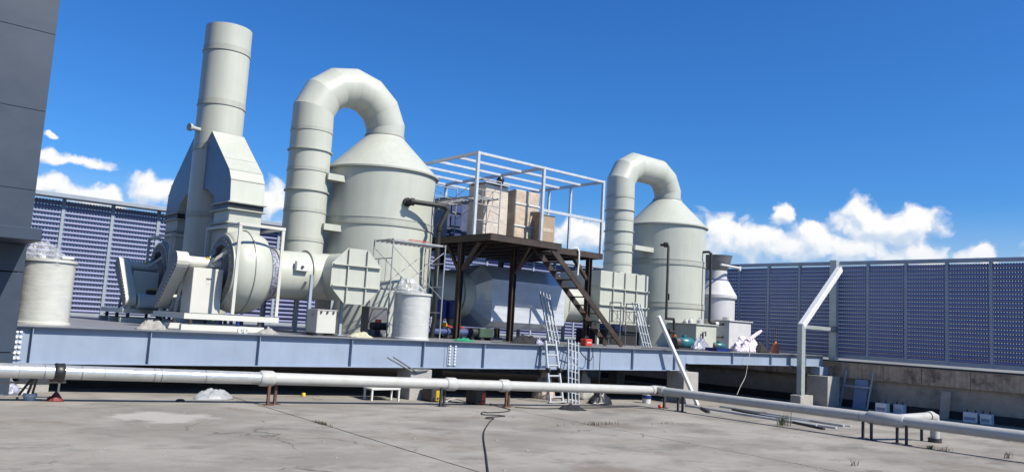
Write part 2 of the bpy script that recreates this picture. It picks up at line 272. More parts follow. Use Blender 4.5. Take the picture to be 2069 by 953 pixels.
# ------------------------------------------------------------------ mesh helpers
class MB:
    def __init__(s): s.v = []; s.f = []; s.sm = []; s.mi = []
    def add(s, vs, fs, smooth=False, mi=0):
        o = len(s.v); s.v += [Vector(v) for v in vs]
        for f in fs: s.f.append([i + o for i in f]); s.sm.append(smooth); s.mi.append(mi)
        return s
    def box(s, a, b, bev=0.0, mi=0):
        x0, x1 = sorted((a[0], b[0])); y0, y1 = sorted((a[1], b[1])); z0, z1 = sorted((a[2], b[2]))
        return s.obox(Vector(((x0 + x1) / 2, (y0 + y1) / 2, (z0 + z1) / 2)), Vector((1, 0, 0)), Vector((0, 1, 0)), Vector((0, 0, 1)), (x1 - x0) / 2, (y1 - y0) / 2, (z1 - z0) / 2, bev, mi)
    def obox(s, c, ex, ey, ez, hx, hy, hz, bev=0.0, mi=0):
        if bev > 0:
            bm = bmesh.new(); bmesh.ops.create_cube(bm, size=2)
            for v in bm.verts: v.co = Vector((v.co.x * hx, v.co.y * hy, v.co.z * hz))
            bmesh.ops.bevel(bm, geom=bm.edges[:], offset=min(bev, hx * .8, hy * .8, hz * .8), segments=1, affect='EDGES')
            bm.verts.ensure_lookup_table()
            vs = [c + ex * v.co.x + ey * v.co.y + ez * v.co.z for v in bm.verts]; fs = [[v.index for v in f.verts] for f in bm.faces]
            bm.free(); return s.add(vs, fs, False, mi)
        vs = [c + ex * (hx * i) + ey * (hy * j) + ez * (hz * k) for k in (-1, 1) for j in (-1, 1) for i in (-1, 1)]
        return s.add(vs, [(0, 2, 3, 1), (4, 5, 7, 6), (0, 1, 5, 4), (2, 6, 7, 3), (0, 4, 6, 2), (1, 3, 7, 5)], False, mi)
    def bar(s, p, q, w, h, up=(0, 0, 1), bev=0.0, mi=0):      # rectangular bar from p to q
        p, q = Vector(p), Vector(q); d = (q - p); L = d.length; d.normalize(); up = Vector(up)
        if abs(d.dot(up)) > 0.98: up = Vector((0, 1, 0))
        sx = d.cross(up).normalized(); u2 = sx.cross(d)
        return s.obox((p + q) / 2, d, sx, u2, L / 2, w / 2, h / 2, bev, mi)
    def tube(s, pts, r, seg=12, caps=True, split=False, mi=0):
        pts = [Vector(p) for p in pts]; n = len(pts); rs = r if isinstance(r, (list, tuple)) else [r] * n
        dirs = [(pts[min(i + 1, n - 1)] - pts[max(i - 1, 0)]) for i in range(n)]
        for i in range(1, n - 1):
            dirs[i] = ((pts[i] - pts[i - 1]).normalized() + (pts[i + 1] - pts[i]).normalized())
        dirs = [d.normalized() for d in dirs]
        ref = Vector((0, 0, 1)) if abs(dirs[0].z) < 0.9 else Vector((0, 1, 0))
        a = dirs[0].cross(ref).normalized(); rings = []
        for i in range(n):
            a = (a - dirs[i] * a.dot(dirs[i])).normalized(); b = dirs[i].cross(a)
            ring = []
            segd = (pts[i] - pts[i - 1]).normalized() if i else (pts[1] - pts[0]).normalized()
            cosm = max(0.3, abs(segd.dot(dirs[i])))
            # stretch ring in the bend plane so the mitre keeps its radius
            bendn = None
            if 0 < i < n - 1:
                d2 = (pts[i + 1] - pts[i]).normalized(); k = (d2 - segd)
                if k.length > 1e-4: bendn = (k - dirs[i] * k.dot(dirs[i])).normalized()
            for j in range(seg):
                t = 2 * PI * j / seg; off = (a * math.cos(t) + b * math.sin(t)) * rs[i]
                if bendn is not None: off += bendn * (off.dot(bendn) * (1 / cosm - 1))
                ring.append(pts[i] + off)
            rings.append(ring)
        if split:
            for i in range(n - 1):
                s.add(rings[i] + rings[i + 1], [(j, (j + 1) % seg, seg + (j + 1) % seg, seg + j) for j in range(seg)], True, mi)
        else:
            s.add([v for rg in rings for v in rg], [(i * seg + j, i * seg + (j + 1) % seg, (i + 1) * seg + (j + 1) % seg, (i + 1) * seg + j) for i in range(n - 1) for j in range(seg)], True, mi)
        if caps:
            s.add(rings[0], [list(range(seg))[::-1]], False, mi); s.add(rings[-1], [list(range(seg))], False, mi)
        return s
    def lathe(s, c, prof, seg=48, axis='z', sharp=True, mi=0):
        c = Vector(c)
        def pt(r, h, t):
            x, y = r * math.cos(t), r * math.sin(t)
            return c + (Vector((x, y, h)) if axis == 'z' else Vector((h, x, y)) if axis == 'x' else Vector((y, h, x)))
        rings = [[pt(r, h, 2 * PI * j / seg) for j in range(seg)] for r, h in prof]
        if sharp:
            for i in range(len(prof) - 1):
                s.add(rings[i] + rings[i + 1], [(j, (j + 1) % seg, seg + (j + 1) % seg, seg + j) for j in range(seg)], True, mi)
        else:
            s.add([v for r in rings for v in r], [(i * seg + j, i * seg + (j + 1) % seg, (i + 1) * seg + (j + 1) % seg, (i + 1) * seg + j) for i in range(len(prof) - 1) for j in range(seg)], True, mi)
        return s
    def prism(s, poly, fn0, fn1, mi=0):       # poly: list of 2-D points; fn0 / fn1 map them to both end faces
        n = len(poly); a = [fn0(*p) for p in poly]; b = [fn1(*p) for p in poly]
        return s.add(a + b, [list(range(n))[::-1], list(range(n, 2 * n))] + [(i, (i + 1) % n, n + (i + 1) % n, n + i) for i in range(n)], False, mi)
    def heap(s, c, rx, ry, h, seed=0, n=22, rough=0.5, freq=2.2, rot=0.0):
        c = Vector(c); vs, fs = [], []; m = n
        ca, sa = math.cos(rot), math.sin(rot)
        for i in range(m + 1):
            for j in range(m + 1):
                x, y = 2 * i / m - 1, 2 * j / m - 1
                k = max(abs(x), abs(y)); L = math.hypot(x, y)
                if L > 0: x, y = x * k / L, y * k / L
                q = Vector((x * freq + seed * 3.1, y * freq + seed * 1.7, seed))
                e = 1 + 0.28 * noise.noise(Vector((x * 1.7 + seed, y * 1.7, 5.0)))
                rr = math.hypot(x, y)
                hh = max(0, (1 - rr ** 1.7)) ** 0.95 * (1 + rough * (noise.noise(q) + 0.55 * noise.noise(q * 2.3) + 0.35 * noise.noise(q * 5)))
                X, Y = x * rx * e, y * ry * e
                vs.append(c + Vector((X * ca - Y * sa, X * sa + Y * ca, max(0.0, hh) * h)))
        for i in range(m):
            for j in range(m):
                fs.append((i * (m + 1) + j, (i + 1) * (m + 1) + j, (i + 1) * (m + 1) + j + 1, i * (m + 1) + j + 1))
        s.add(vs, fs, True)
        # underside sheet so that the heap is closed
        edge = [i * (m + 1) for i in range(m + 1)] + [m * (m + 1) + j for j in range(1, m + 1)] + [i * (m + 1) + m for i in range(m - 1, -1, -1)] + [j for j in range(m - 1, 0, -1)]
        o = len(s.v) - len(vs); s.f.append([o + i for i in edge][::1]); s.sm.append(False); s.mi.append(0)
        return s
    def build(s, name, m, parent=None, kind=None):
        me = bpy.data.meshes.new(name)
        off = root_loc(parent) if parent else Vector((0, 0, 0))
        me.from_pydata([tuple(v - off) for v in s.v], [], s.f)
        me.polygons.foreach_set('use_smooth', s.sm)
        for x in ([m] if isinstance(m, str) else m): me.materials.append(MATS[x])
        me.polygons.foreach_set('material_index', s.mi)
        bm = bmesh.new(); bm.from_mesh(me); bmesh.ops.recalc_face_normals(bm, faces=bm.faces[:]); bm.to_mesh(me); bm.free()
        me.update()
        o = bpy.data.objects.new(name, me); COL.objects.link(o)
        if parent: o.parent = parent
        if kind: o['kind'] = kind
        return o
def root_loc(o):
    v = Vector((0, 0, 0))
    while o is not None: v += Vector(o.location); o = o.parent
    return v
def thing(name, label, cat, loc, group=None):
    o = bpy.data.objects.new(name, None); o.empty_display_size = 0.1; COL.objects.link(o); o.location = loc
    return tag(o, label, cat, group)
def tag(o, label, cat, group=None, kind=None):
    o['label'] = label; o['category'] = cat
    if group: o['group'] = group
    if kind: o['kind'] = kind
    return o
def centre(mb, name, m):          # one-mesh thing with its origin at its base
    lo = Vector((sum(v.x for v in mb.v) / len(mb.v), sum(v.y for v in mb.v) / len(mb.v), min(v.z for v in mb.v)))
    for v in mb.v: v -= lo
    o = mb.build(name, m); o.location = lo; return o

def cord(name, label, pts, r, m, cat='cable'):
    # smooth the polyline
    P_ = [Vector(p) for p in pts]; out = []
    for i in range(len(P_) - 1):
        p0, p1, p2, p3 = P_[max(i - 1, 0)], P_[i], P_[i + 1], P_[min(i + 2, len(P_) - 1)]
        for k in range(6):
            t = k / 6; out.append(0.5 * ((2 * p1) + (p2 - p0) * t + (2 * p0 - 5 * p1 + 4 * p2 - p3) * t * t + (3 * p1 - p0 - 3 * p2 + p3) * t ** 3))
    out.append(P_[-1]); tag(centre(MB().tube(out, r, 6), name, m), label, cat)

ZD = 1.11                 # steel deck level
YB = 16.2                 # front face line of the deck
ROW = 20.8                # line of the towers
FX, FY = 32.0, 29.5       # fence lines
ZF0, ZF1 = 1.04, 5.07     # fence bottom and top

# ------------------------------------------------------------------ ground and roof
o = MB().add([(-4000, -4000, -26), (4000, -4000, -26), (4000, 4000, -26), (-4000, 4000, -26)], [(0, 1, 2, 3)]).build('ground', 'city'); o['kind'] = 'structure'
def roofz(x, dz=0): return gz(x) + dz
roof = MB().add([(x, y, roofz(x, -0.02)) for x, y in ((-25, -25), (33.5, -25), (33.5, 31), (-25, 31))], [(0, 1, 2, 3)]).build('roof_floor', 'tar'); roof['kind'] = 'structure'
xs = [-23.4 + 5.93 * i for i in range(10)]; xs[-1] = 32.2
ys = [-24.0 + 5.92 * i for i in range(10)]
JX = lambda x, y: x + 0.035 * (y - 11)        # the joints run a few degrees off the deck
for i in range(9):
    for j in range(9):
        g_ = 0.016
        pts = [(JX(xs[i] + g_, ys[j]), ys[j] + g_), (JX(xs[i + 1] - g_, ys[j]), ys[j] + g_), (JX(xs[i + 1] - g_, ys[j + 1]), ys[j + 1] - g_), (JX(xs[i] + g_, ys[j + 1]), ys[j + 1] - g_)]
        pts = [(min(max(a, -24.9), 32.3), b) for a, b in pts]
        dz = 0.0
        MB().add([(a, b, roofz(a, dz)) for a, b in pts] + [(a, b, roofz(a, -0.022)) for a, b in pts], [(0, 1, 2, 3), (0, 4, 5, 1), (1, 5, 6, 2), (2, 6, 7, 3), (3, 7, 4, 0)]).build('slab', 'roof', roof)

# parapet walls that carry the fences
pw = thing('parapet_wall', 'stained concrete parapet wall under the shaded louvred fence', 'wall', (FX, 10, gz(FX)))
MB().box((FX + 0.12, -6, -1.0), (FX + 0.5, FY + 0.5, 0.42)).build('lower_wall', 'parapet_low', pw)
MB().box((FX - 0.05, -6, -1.05), (FX + 0.12, FY, -0.62)).build('base_upstand', 'tar', pw)
y = -6.0; k = 0
while y < FY - 0.3:
    L = 1.42 + 0.35 * random.random(); y2 = min(y + L, FY)
    dx = random.uniform(-0.01, 0.012)
    MB().box((FX - 0.02 + dx, y + 0.008, 0.24), (FX + 0.118, y2 - 0.008, 0.86), 0.012).build('concrete_block', 'parapet', pw)
    y = y2
MB().box((FX - 0.06, -6, 0.868), (FX + 0.45, FY + 0.4, 0.94)).build('coping', 'dark_iron', pw)
pw2 = thing('parapet_wall', 'dark concrete parapet wall behind the steel deck under the sunlit fence', 'wall', (10, FY, -0.3))
MB().box((-20, FY + 0.05, -1.2), (FX, FY + 0.4, 0.8)).build('lower_wall', 'parapet_low', pw2)
MB().box((-20, FY - 0.02, 0.806), (FX, FY + 0.42, 0.90)).build('coping', 'dark_iron', pw2)

# ------------------------------------------------------------------ louvred fences
PITCHZ, PANEL = 0.16, 1.51
def slat_mesh(L):
    mb = MB(); prof = [(0.03, 0.0), (-0.012, 0.005), (-0.048, 0.022), (-0.066, 0.050), (-0.062, 0.078), (-0.036, 0.104), (0.03, 0.116)]
    n = len(prof)
    mb.add([(x, y, z) for x in (-L / 2, L / 2) for y, z in prof], [(i, i + 1, n + i + 1, n + i) for i in range(n - 1)], True, 0)
    mb.add([(-L / 2, 0.032, 0.116), (L / 2, 0.032, 0.116), (L / 2, 0.034, 0.163), (-L / 2, 0.034, 0.163)], [(0, 1, 2, 3)], False, 1)
    me = bpy.data.meshes.new('slat'); me.from_pydata([tuple(v) for v in mb.v], [], mb.f); me.polygons.foreach_set('use_smooth', mb.sm)
    me.materials.append(MATS['fence_blue']); me.materials.append(MATS['louvre_perf_shaded']); me.polygons.foreach_set('material_index', mb.mi); me.update(); return me
SLAT = slat_mesh(PANEL - 0.11)
def fence(root, origin, rz, n, keep, cap_over):
    """panels run along local +x from origin; local -y faces the viewer"""
    M = Matrix.Translation(origin) @ Matrix.Rotation(rz, 4, 'Z')
    root_m = Matrix.Translation(root.location)
    def bx(name, a, b, m, bev=0.0):
        mb = MB().box(a, b, bev)
        for v in mb.v: v.xyz = M @ v
        return mb.build(name, m, root)
    nz = int((ZF1 - ZF0 - 0.30) / PITCHZ)
    L = n * PANEL
    rest = MB(); kept = 0
    for i in range(n):
        x0 = i * PANEL
        bx('post', (x0 - 0.05, -0.09, 0), (x0 + 0.05, 0.05, ZF1 - ZF0 - 0.14), 'fence_frame')
        for k in range(nz):
            loc = Vector((x0 + PANEL / 2, 0, 0.155 + k * PITCHZ + random.uniform(-0.002, 0.002)))
            if i in keep and kept < 300:
                kept += 1
                s = bpy.data.objects.new('slat', SLAT); COL.objects.link(s); s.parent = root
                s.matrix_local = root_m.inverted() @ M @ Matrix.Translation(loc)
            else:
                for p in SLAT.polygons: rest.add([M @ (loc + SLAT.vertices[q].co) for q in p.vertices], [list(range(len(p.vertices)))], p.use_smooth, p.material_index)
    bx('post', (L - 0.05, -0.09, 0), (L + 0.05, 0.05, ZF1 - ZF0 - 0.14), 'fence_frame')
    bx('bottom_rail', (-0.06, -0.075, 0.0), (L + 0.06, 0.08, 0.15), 'fence_frame', 0.008)
    bx('top_cap', (-0.1, -cap_over, ZF1 - ZF0 - 0.14), (L + 0.1, 0.14, ZF1 - ZF0 + 0.0), 'fence_frame', 0.01)
    if rest.v:
        o = rest.build('slat_field', ['fence_blue', 'louvre_perf_shaded'], root, kind='stuff')
fr = thing('louvred_fence', 'tall blue perforated louvre fence in shade along the stained parapet', 'fence', (FX, 16.0, ZF0))
fence(fr, Vector((FX, 14.96 + 10 * PANEL, ZF0)), -PI / 2, 26, set(range(5, 18)), 0.13)
fb = thing('louvred_fence', 'tall pale blue louvre fence in sun behind the fans and ducts', 'fence', (12, FY, ZF0))
fence(fb, Vector((2.36 + 0.02, FY, ZF0)), 0, 20, {1, 2, 3, 4, 5, 8, 9, 10, 11, 12, 13}, 0.42)
# heavy post where the fence passes the end of the deck
hp = centre(MB().box((FX - 0.42, 16.12, 0.92), (FX - 0.16, 16.42, ZF1 + 0.03), 0.01), 'fence_post', 'galv_strut')
tag(hp, 'heavy square steel post at the end of the deck carrying the slanted strut', 'post')

# ------------------------------------------------------------------ building at the left
bl = thing('grey_building', 'dark grey rendered building with overhanging upper storey beside the deck', 'building', (0.5, 15.5, -0.1))
BX, BY0, BY1 = ony(64, 451, 14.7).x, 14.7, 15.86
lev = [ony(0, 455, BY0).z, ony(40, 381, BY0).z, ony(50, 218, BY0).z, ony(60, 58, BY0).z, 9.5, 12.5]
for i in range(5):
    MB().box((-9, BY0, lev[i] + 0.004), (BX, 19.5, lev[i + 1] - 0.004), 0.002).build('wall_panel', 'building', bl)
MB().box((-8.95, BY0 + 0.02, lev[0]), (BX - 0.02, 19.4, lev[5])).build('core_wall', 'dark_iron', bl)
MB().box((-9.05, BY0 - 0.17, lev[0] - 0.2), (BX + 0.14, 19.4, lev[0]), 0.012).build('ledge', 'building', bl)
xr = ony(37, 640, BY1).x
for z0, z1 in ((gz(0) - 0.1, ony(10, 712, BY1).z - 0.008), (ony(10, 712, BY1).z + 0.008, ony(46, 550, BY1).z - 0.008), (ony(46, 550, BY1).z + 0.008, lev[0] - 0.2)):
    MB().box((-9, BY1, z0), (xr, 19.3, z1), 0.006).build('lower_wall', 'building', bl)

# ------------------------------------------------------------------ steel deck on beams
dk = thing('steel_deck', 'long blue grey steel beam deck carrying the fans and towers', 'platform', (12, YB, ZD))
XE = 30.9
nxp = 12; px0 = 2.45
for i in range(nxp):                                       # checker plates
    a, b = px0 + (XE - px0) * i / nxp, px0 + (XE - px0) * (i + 1) / nxp
    MB().box((a + 0.003, YB - 0.02, ZD - 0.014), (b - 0.003, FY - 0.75, ZD)).build('deck_plate', 'deckplate', dk)
ZB0 = ZD - 0.67; XM = 21.75
mb = MB(); yw = YB + 0.105
def ibeam(x0, x1, z0, z1, name):
    b = MB().box((x0, YB, z1 - 0.034), (x1, YB + 0.21, z1 - 0.016)); b.box((x0, yw - 0.006, z0 + 0.018), (x1, yw + 0.006, z1 - 0.034)); b.box((x0, YB, z0), (x1, YB + 0.21, z0 + 0.018))
    return b.build(name, 'beam', dk)
b1 = ibeam(2.42, 11.82, ZB0, ZD, 'main_beam'); b2 = ibeam(11.83, XM, ZB0, ZD, 'main_beam'); b3 = ibeam(XM + 0.01, XE, ZD - 0.44, ZD, 'end_beam')
stx = [ony(u, v, YB).x for u, v in ((65, 690), (304, 700), (525, 705), (712, 710), (858, 715), (980, 715), (1095, 718), (1193, 720), (1281, 723), (1366, 720))]
for i, x in enumerate(stx):
    pb = b1 if x < 11.8 else b2
    MB().box((x - 0.006, YB + 0.012, ZB0 + 0.02), (x + 0.006, yw - 0.007, ZD - 0.035)).build('stiffener', 'beam', pb)
for x in (24.4, 26.9, 29.4):
    MB().box((x - 0.006, YB + 0.012, ZD - 0.42), (x + 0.006, yw - 0.007, ZD - 0.035)).build('stiffener', 'beam', b3)
def bolt_rows(parent, x0, x1, n):
    MB().box((x0 - 0.06, yw - 0.022, ZB0 + 0.06), (x1 + 0.06, yw - 0.007, ZD - 0.09)).build('splice_plate', 'beam', parent)
    for x in (x0, x1):
        for k in range(n):
            z = ZB0 + 0.10 + k * (0.46 / (n - 1))
            MB().tube([(x, yw - 0.05, z), (x, yw - 0.0225, z)], 0.027, 8).build('bolt', 'white_galv', parent)
bolt_rows(b2, 11.92 + 0.05, 11.92 + 0.22, 7)
bolt_rows(b1, 2.50, 2.56, 6)
for x in [2.6 + 3.1 * i for i in range(10)]:
    MB().box((x, YB + 0.22, ZD - 0.42), (x + 0.15, FY - 0.8, ZD - 0.016)).build('cross_beam', 'beam', dk)
MB().box((px0, 23.0, ZD - 0.6), (XE, 23.2, ZD - 0.43)).build('rear_beam', 'beam', dk)

def pier(x, y, w, d, ztop, label):
    mb = MB().box((x - w / 2, y - d / 2, gz(x) - 0.02), (x + w / 2, y + d / 2, ztop), 0.012)
    tag(centre(mb, 'concrete_pier', 'concrete_pier'), label, 'pier', 'concrete piers under the steel deck')
pier(11.0, YB + 0.16, 0.62, 0.62, ZB0 - 0.03, 'square concrete pier under the bolted beam splice')
pier(21.65, YB + 0.12, 0.78, 0.7, ZB0 - 0.03, 'square concrete pier behind the foot of the leaning steel tube')
pier(30.55, YB - 0.1, 0.95, 0.9, 0.32, 'pale concrete pier under the far end of the deck beside the parapet')
pier(2.9, YB + 0.6, 0.5, 0.5, ZB0 - 0.03, 'shaded concrete pier under the deck beside the grey building')
for x, w in ((6.5, 'behind the grey sack'), (16.3, 'behind the leaning ladder'), (26.0, 'behind the hanging cord')):
    pier(x, 23.1, 0.5, 0.5, ZD - 0.61, 'dim concrete pier deep under the deck ' + w)
cb = centre(MB().box((30.25, YB - 0.12, 0.325), (30.9, YB + 0.3, ZD - 0.45), 0.01), 'steel_stub', 'beam'); tag(cb, 'short steel stub column between the far pier and the deck', 'column')

# ------------------------------------------------------------------ duct helpers
def ring(mb, c, r, axis='z', w=0.05, t=0.045, seg=48):
    return mb.lathe(c, [(r - 0.01, -w / 2), (r + t, -w / 2), (r + t, w / 2), (r - 0.01, w / 2)], seg, axis)
def band(mb, c, r, axis='z', w=0.10, t=0.012, seg=48):
    return ring(mb, c, r, axis, w, t, seg)

# ------------------------------------------------------------------ exhaust stack
SX, SY = 7.26, 20.9
st = thing('exhaust_stack', 'tall pale green exhaust stack fed by two side elbows', 'chimney', (SX, SY, ZD))
zs = [ZD, 3.3, 5.55, 7.05, 8.35, 9.32]
zt = ony(466, 62, SY).z
zs = [ZD + 0.0, ony(405, 438, SY).z, ony(432, 306, SY).z, ony(450, 207, SY - 0.6).z, ony(462, 97, SY - 0.6).z, zt]
for i in range(5):
    p = [(0.6, zs[i] - ZD + (0.004 if i else 0)), (0.6, zs[i + 1] - ZD)]
    if i == 4: p += [(0.585, zs[5] - ZD), (0.585, zs[5] - ZD - 1.2)]
    MB().lathe((SX, SY, ZD), p, 56).build('shell_section', 'duct', st)
for i in range(1, 5):
    b = MB(); ring(b, (SX, SY, zs[i] - 0.02), 0.6, w=0.03, t=0.022, seg=56); band(b, (SX, SY, zs[i] + 0.06), 0.6, w=0.12, t=0.008, seg=56)
    b.build('seam_ring', 'duct_ring', st)
b = MB(); ring(b, (SX, SY, ZD + 0.03), 0.6, w=0.06, t=0.09); b.build('base_ring', 'duct_ring', st)
pp = onx(394, 252, SX - 0.85); d = Vector((-0.92, -0.3, 0)).normalized()
a = Vector((SX, SY, pp.z)) + d * 0.59; c_ = Vector((SX, SY, pp.z)) + d * 0.86
MB().tube([a, c_], 0.055, 12).build('sampling_port', 'duct_ring', st)
MB().tube([c_, c_ + d * 0.06], 0.10, 14).build('port_flange', 'duct_ring', st)
# the two elbows (outline in the Y-Z plane measured on the near one)
EW = 0.42
def elbow(sgn, fan_y):
    out = [onx(u, v, SX - EW) for u, v in ((424.5, 275), (453, 318), (463.5, 341), (467, 361), (465, 405))]
    poly = [(p.y, p.z) for p in out]
    inn = [onx(u, v, SX - EW) for u, v in ((432, 413), (432, 396), (418, 381))]
    polyi = [(p.y, p.z) for p in inn]
    zbase = (poly[-1][1] + polyi[0][1]) / 2; poly[-1] = (poly[-1][0], zbase); polyi[0] = (polyi[0][0], zbase)
    full = poly + polyi + [(20.45, polyi[-1][1]), (20.45, poly[0][1] - 0.05)]
    full[0] = (20.2, full[0][1] + 0.12)
    def Y(y): return y if sgn > 0 else 2 * SY - y
    lbl = 'near' if sgn > 0 else 'far'
    e = MB()
    e.prism(full, lambda y, z: Vector((SX - EW, Y(y), z)), lambda y, z: Vector((SX + EW, Y(y), z)))
    e.mi = [1 if i == 0 else 0 for i in range(len(e.mi))]  # film on the -X face, its shade and sky reflection put into the dark blue
    eo = e.build('inlet_elbow', ['duct', 'film_blue'], st)
    for i in (1, 2, 3):
        y_, z_ = full[i]
        MB().box((SX - EW - 0.006, Y(y_) - 0.012, z_ - 0.012), (SX + EW + 0.006, Y(y_) + 0.012, z_ + 0.012)).build('mitre_seam', 'duct_ring', eo)
    y0, y1 = poly[-1][0], polyi[0][0]
    return min(Y(y0), Y(y1)), max(Y(y0), Y(y1)), zbase
ey0, ey1, ez = elbow(1, 18.5); fy0, fy1, _ = elbow(-1, 23.3)

# ------------------------------------------------------------------ fans
def make_fan(FYC, oy0, oy1, sgn, label):
    """sgn=+1: motor lies on the +Y side of the shaft"""
    X0, X1, Z0, R = SX - 0.47, SX + 0.47, 2.5, 0.98
    t = thing('centrifugal_fan', label, 'fan', (SX, FYC, ZD), 'belt driven centrifugal fans')
    # rounded casing, the barrel shape the photo shows, with its middle seam
    prof = [(0.62, -0.47), (0.80, -0.47), (0.86, -0.46), (0.91, -0.40), (0.955, -0.26), (0.975, -0.10), (0.98, 0.0), (0.97, 0.12), (0.94, 0.28), (0.89, 0.40), (0.80, 0.47), (0.60, 0.49)]
    cs = MB().lathe((SX, FYC, Z0), prof, 64, 'x', sharp=False).build('casing', 'duct', t)
    b = MB(); ring(b, (SX - 0.02, FYC, Z0), 0.975, 'x', 0.022, 0.03, 64); b.build('casing_seam', 'duct_ring', cs)
    b = MB(); ring(b, (X0 + 0.0, FYC, Z0), 0.80, 'x', 0.05, 0.06, 64); b.build('side_flange', 'duct_ring', cs)
    MB().lathe((X0 - 0.03, FYC, Z0), [(0.80, 0.0), (0.60, -0.02), (0.55, 0.10), (0.10, 0.12), (0.0, 0.12)], 48, 'x').build('side_plate', 'grey_steel', t)
    bolts = MB()
    for k in range(28):
        a_ = 2 * PI * k / 28; y_, z_ = FYC + 0.73 * math.cos(a_), Z0 + 0.73 * math.sin(a_)
        bolts.tube([(X0 - 0.06, y_, z_), (X0 - 0.03, y_, z_)], 0.016, 6)
    bolts.build('flange_bolts', 'yellow', t)
    # outlet box from the casing up to the elbow
    ztop = ez - 0.10
    MB().box((SX - EW + 0.02, oy0 + 0.04, Z0 + 0.3), (SX + EW - 0.02, oy1 - 0.04, ztop - 0.10), 0.005).build('outlet_duct', 'duct', t)
    MB().box((SX - EW - 0.05, oy0 - 0.05, ztop - 0.42), (SX + EW + 0.05, oy1 + 0.05, ztop - 0.39)).build('outlet_flange', 'duct_ring', t)
    MB().box((SX - EW - 0.06, oy0 - 0.06, ztop - 0.10), (SX + EW + 0.06, oy1 + 0.06, ztop - 0.07)).build('outlet_flange', 'duct_ring', t)
    MB().box((SX - EW - 0.06, oy0 - 0.06, ez - 0.03), (SX + EW + 0.06, oy1 + 0.06, ez - 0.002)).build('outlet_flange', 'duct_ring', t)
    MB().box((SX - EW + 0.0, oy0 + 0.01, ztop - 0.07), (SX + EW - 0.0, oy1 - 0.01, ez - 0.03)).build('flexible_joint', 'black_plastic', t)
    # frame of light angle bars round the casing
    yn = FYC - sgn * 1.03 if sgn > 0 else FYC + 1.03
    yn = FYC - 1.03; yf = FYC + 1.03
    for x in (X0 - 0.03, X1 + 0.06):
        for y_ in (yn, yf):
            MB().bar((x, y_, ZD + 0.38), (x, y_, 3.50), 0.07, 0.05).build('frame_post', 'cream', t)
        MB().bar((x, yn + 0.03, 3.53), (x, yf - 0.03, 3.53), 0.06, 0.06).build('frame_rail', 'cream', t)
    for y_ in (yn, yf): MB().bar((X0 - 0.07, y_, 3.535), (X1 + 0.10, y_, 3.535), 0.065, 0.065).build('frame_rail', 'cream', t)
    # pedestal, shaft, bearing
    px_, pxb = 6.06, 6.74
    pd = MB().box((px_, FYC - 0.32, ZD + 0.36), (pxb, FYC + 0.32, 2.50), 0.008).build('pedestal', 'pedestal', t)
    if sgn > 0:
        MB().box((6.36, FYC - 0.325, 2.24), (6.48, FYC - 0.321, 2.28)).build('name_plate', 'grey_steel', pd)
        MB().box((6.37, FYC - 0.325, 2.14), (6.46, FYC - 0.321, 2.22)).build('paper_label', 'white_paint', pd)
    for s_ in (1,):
        MB().bar((px_ - 0.02, FYC + s_ * 0.62, ZD + 0.37), (px_ - 0.02, FYC + s_ * 0.34, 2.2), 0.06, 0.04).build('gusset', 'pedestal', t)
    sh = MB().tube([(6.0, FYC, 2.64), (X0 - 0.05, FYC, 2.64)], [0.125, 0.125], 20).build('bearing_housing', 'pedestal', t)
    MB().box((6.40, FYC - 0.10, 2.715), (6.47, FYC + 0.02, 2.767)).build('yellow_mark', 'yellow', sh)
    for s_ in (-1, 1):
        MB().bar((6.5, FYC + s_ * 0.12, 2.66), (X0 + 0.02, FYC + s_ * 0.42, 2.98), 0.035, 0.07).build('brace', 'cream', t)
    # belt guard
    my, mz = FYC + sgn * 1.06, 1.68
    ym = MB(); A = Vector((0, FYC, 2.64)); B = Vector((0, my, mz)); ax = (A - B).normalized(); sd = Vector((0, ax.z, -ax.y))
    if sd.y < 0: sd = -sd
    pts = []
    for k in range(9):
        a_ = PI * k / 8; pts.append(A + sd * (0.21 * math.cos(a_)) + ax * (0.21 * math.sin(a_)))
    for k in range(9):
        a_ = PI + PI * k / 8; pts.append(B + sd * (0.15 * math.cos(a_)) + ax * (0.15 * math.sin(a_)))
    gd = ym.prism([(p.y, p.z) for p in pts], lambda y, z: Vector((5.72, y, z)), lambda y, z: Vector((5.98, y, z)))
    gd.mi = [1 if i in (0,) else 0 for i in range(len(gd.mi))]
    go_ = gd.build('belt_guard', ['cream', 'grey_steel'], t)
    rivets = MB()
    for k in range(13):
        q = A.lerp(B, k / 12) - sd * sgn * 0.0; q = q + sd * (-0.13 if sgn > 0 else -0.13)
        rivets.tube([(5.705, q.y, q.z), (5.7195, q.y, q.z)], 0.018, 6)
    rivets.build('guard_vents', 'white_paint', go_)
    MB().bar((5.85, my, ZD + 0.36), (5.85, my, mz - 0.1), 0.06, 0.12).build('guard_foot', 'cream', t)
    mo = MB().tube([(6.02, my, mz), (6.06, my, mz), (6.06, my, mz), (6.72, my, mz), (6.80, my, mz)], [0.16, 0.20, 0.20, 0.20, 0.13], 24).build('motor', 'pedestal', t)
    MB().box((6.25, my - 0.08, mz + 0.19), (6.5, my + 0.08, mz + 0.30), 0.01).build('terminal_box', 'black_matt', mo)
    MB().box((6.28, my - 0.03, mz + 0.302), (6.5, my + 0.03, mz + 0.345), 0.01).build('warning_tag', 'yellow', mo)
    MB().box((6.1, my - 0.2, ZD + 0.36), (6.75, my + 0.2, mz - 0.185), 0.01).build('motor_base', 'grey_steel', t)
    # skid
    ys0, ys1 = FYC - 1.1, FYC + 1.1
    for x in (5.7, 7.75): MB().box((x, ys0 + 0.09, ZD + 0.24), (x + 0.09, ys1 - 0.09, ZD + 0.36)).build('skid_rail', 'pedestal', t)
    for y_ in (ys0, ys1 - 0.09): MB().box((5.7, y_, ZD + 0.24), (7.84, y_ + 0.09, ZD + 0.36)).build('skid_rail', 'pedestal', t)
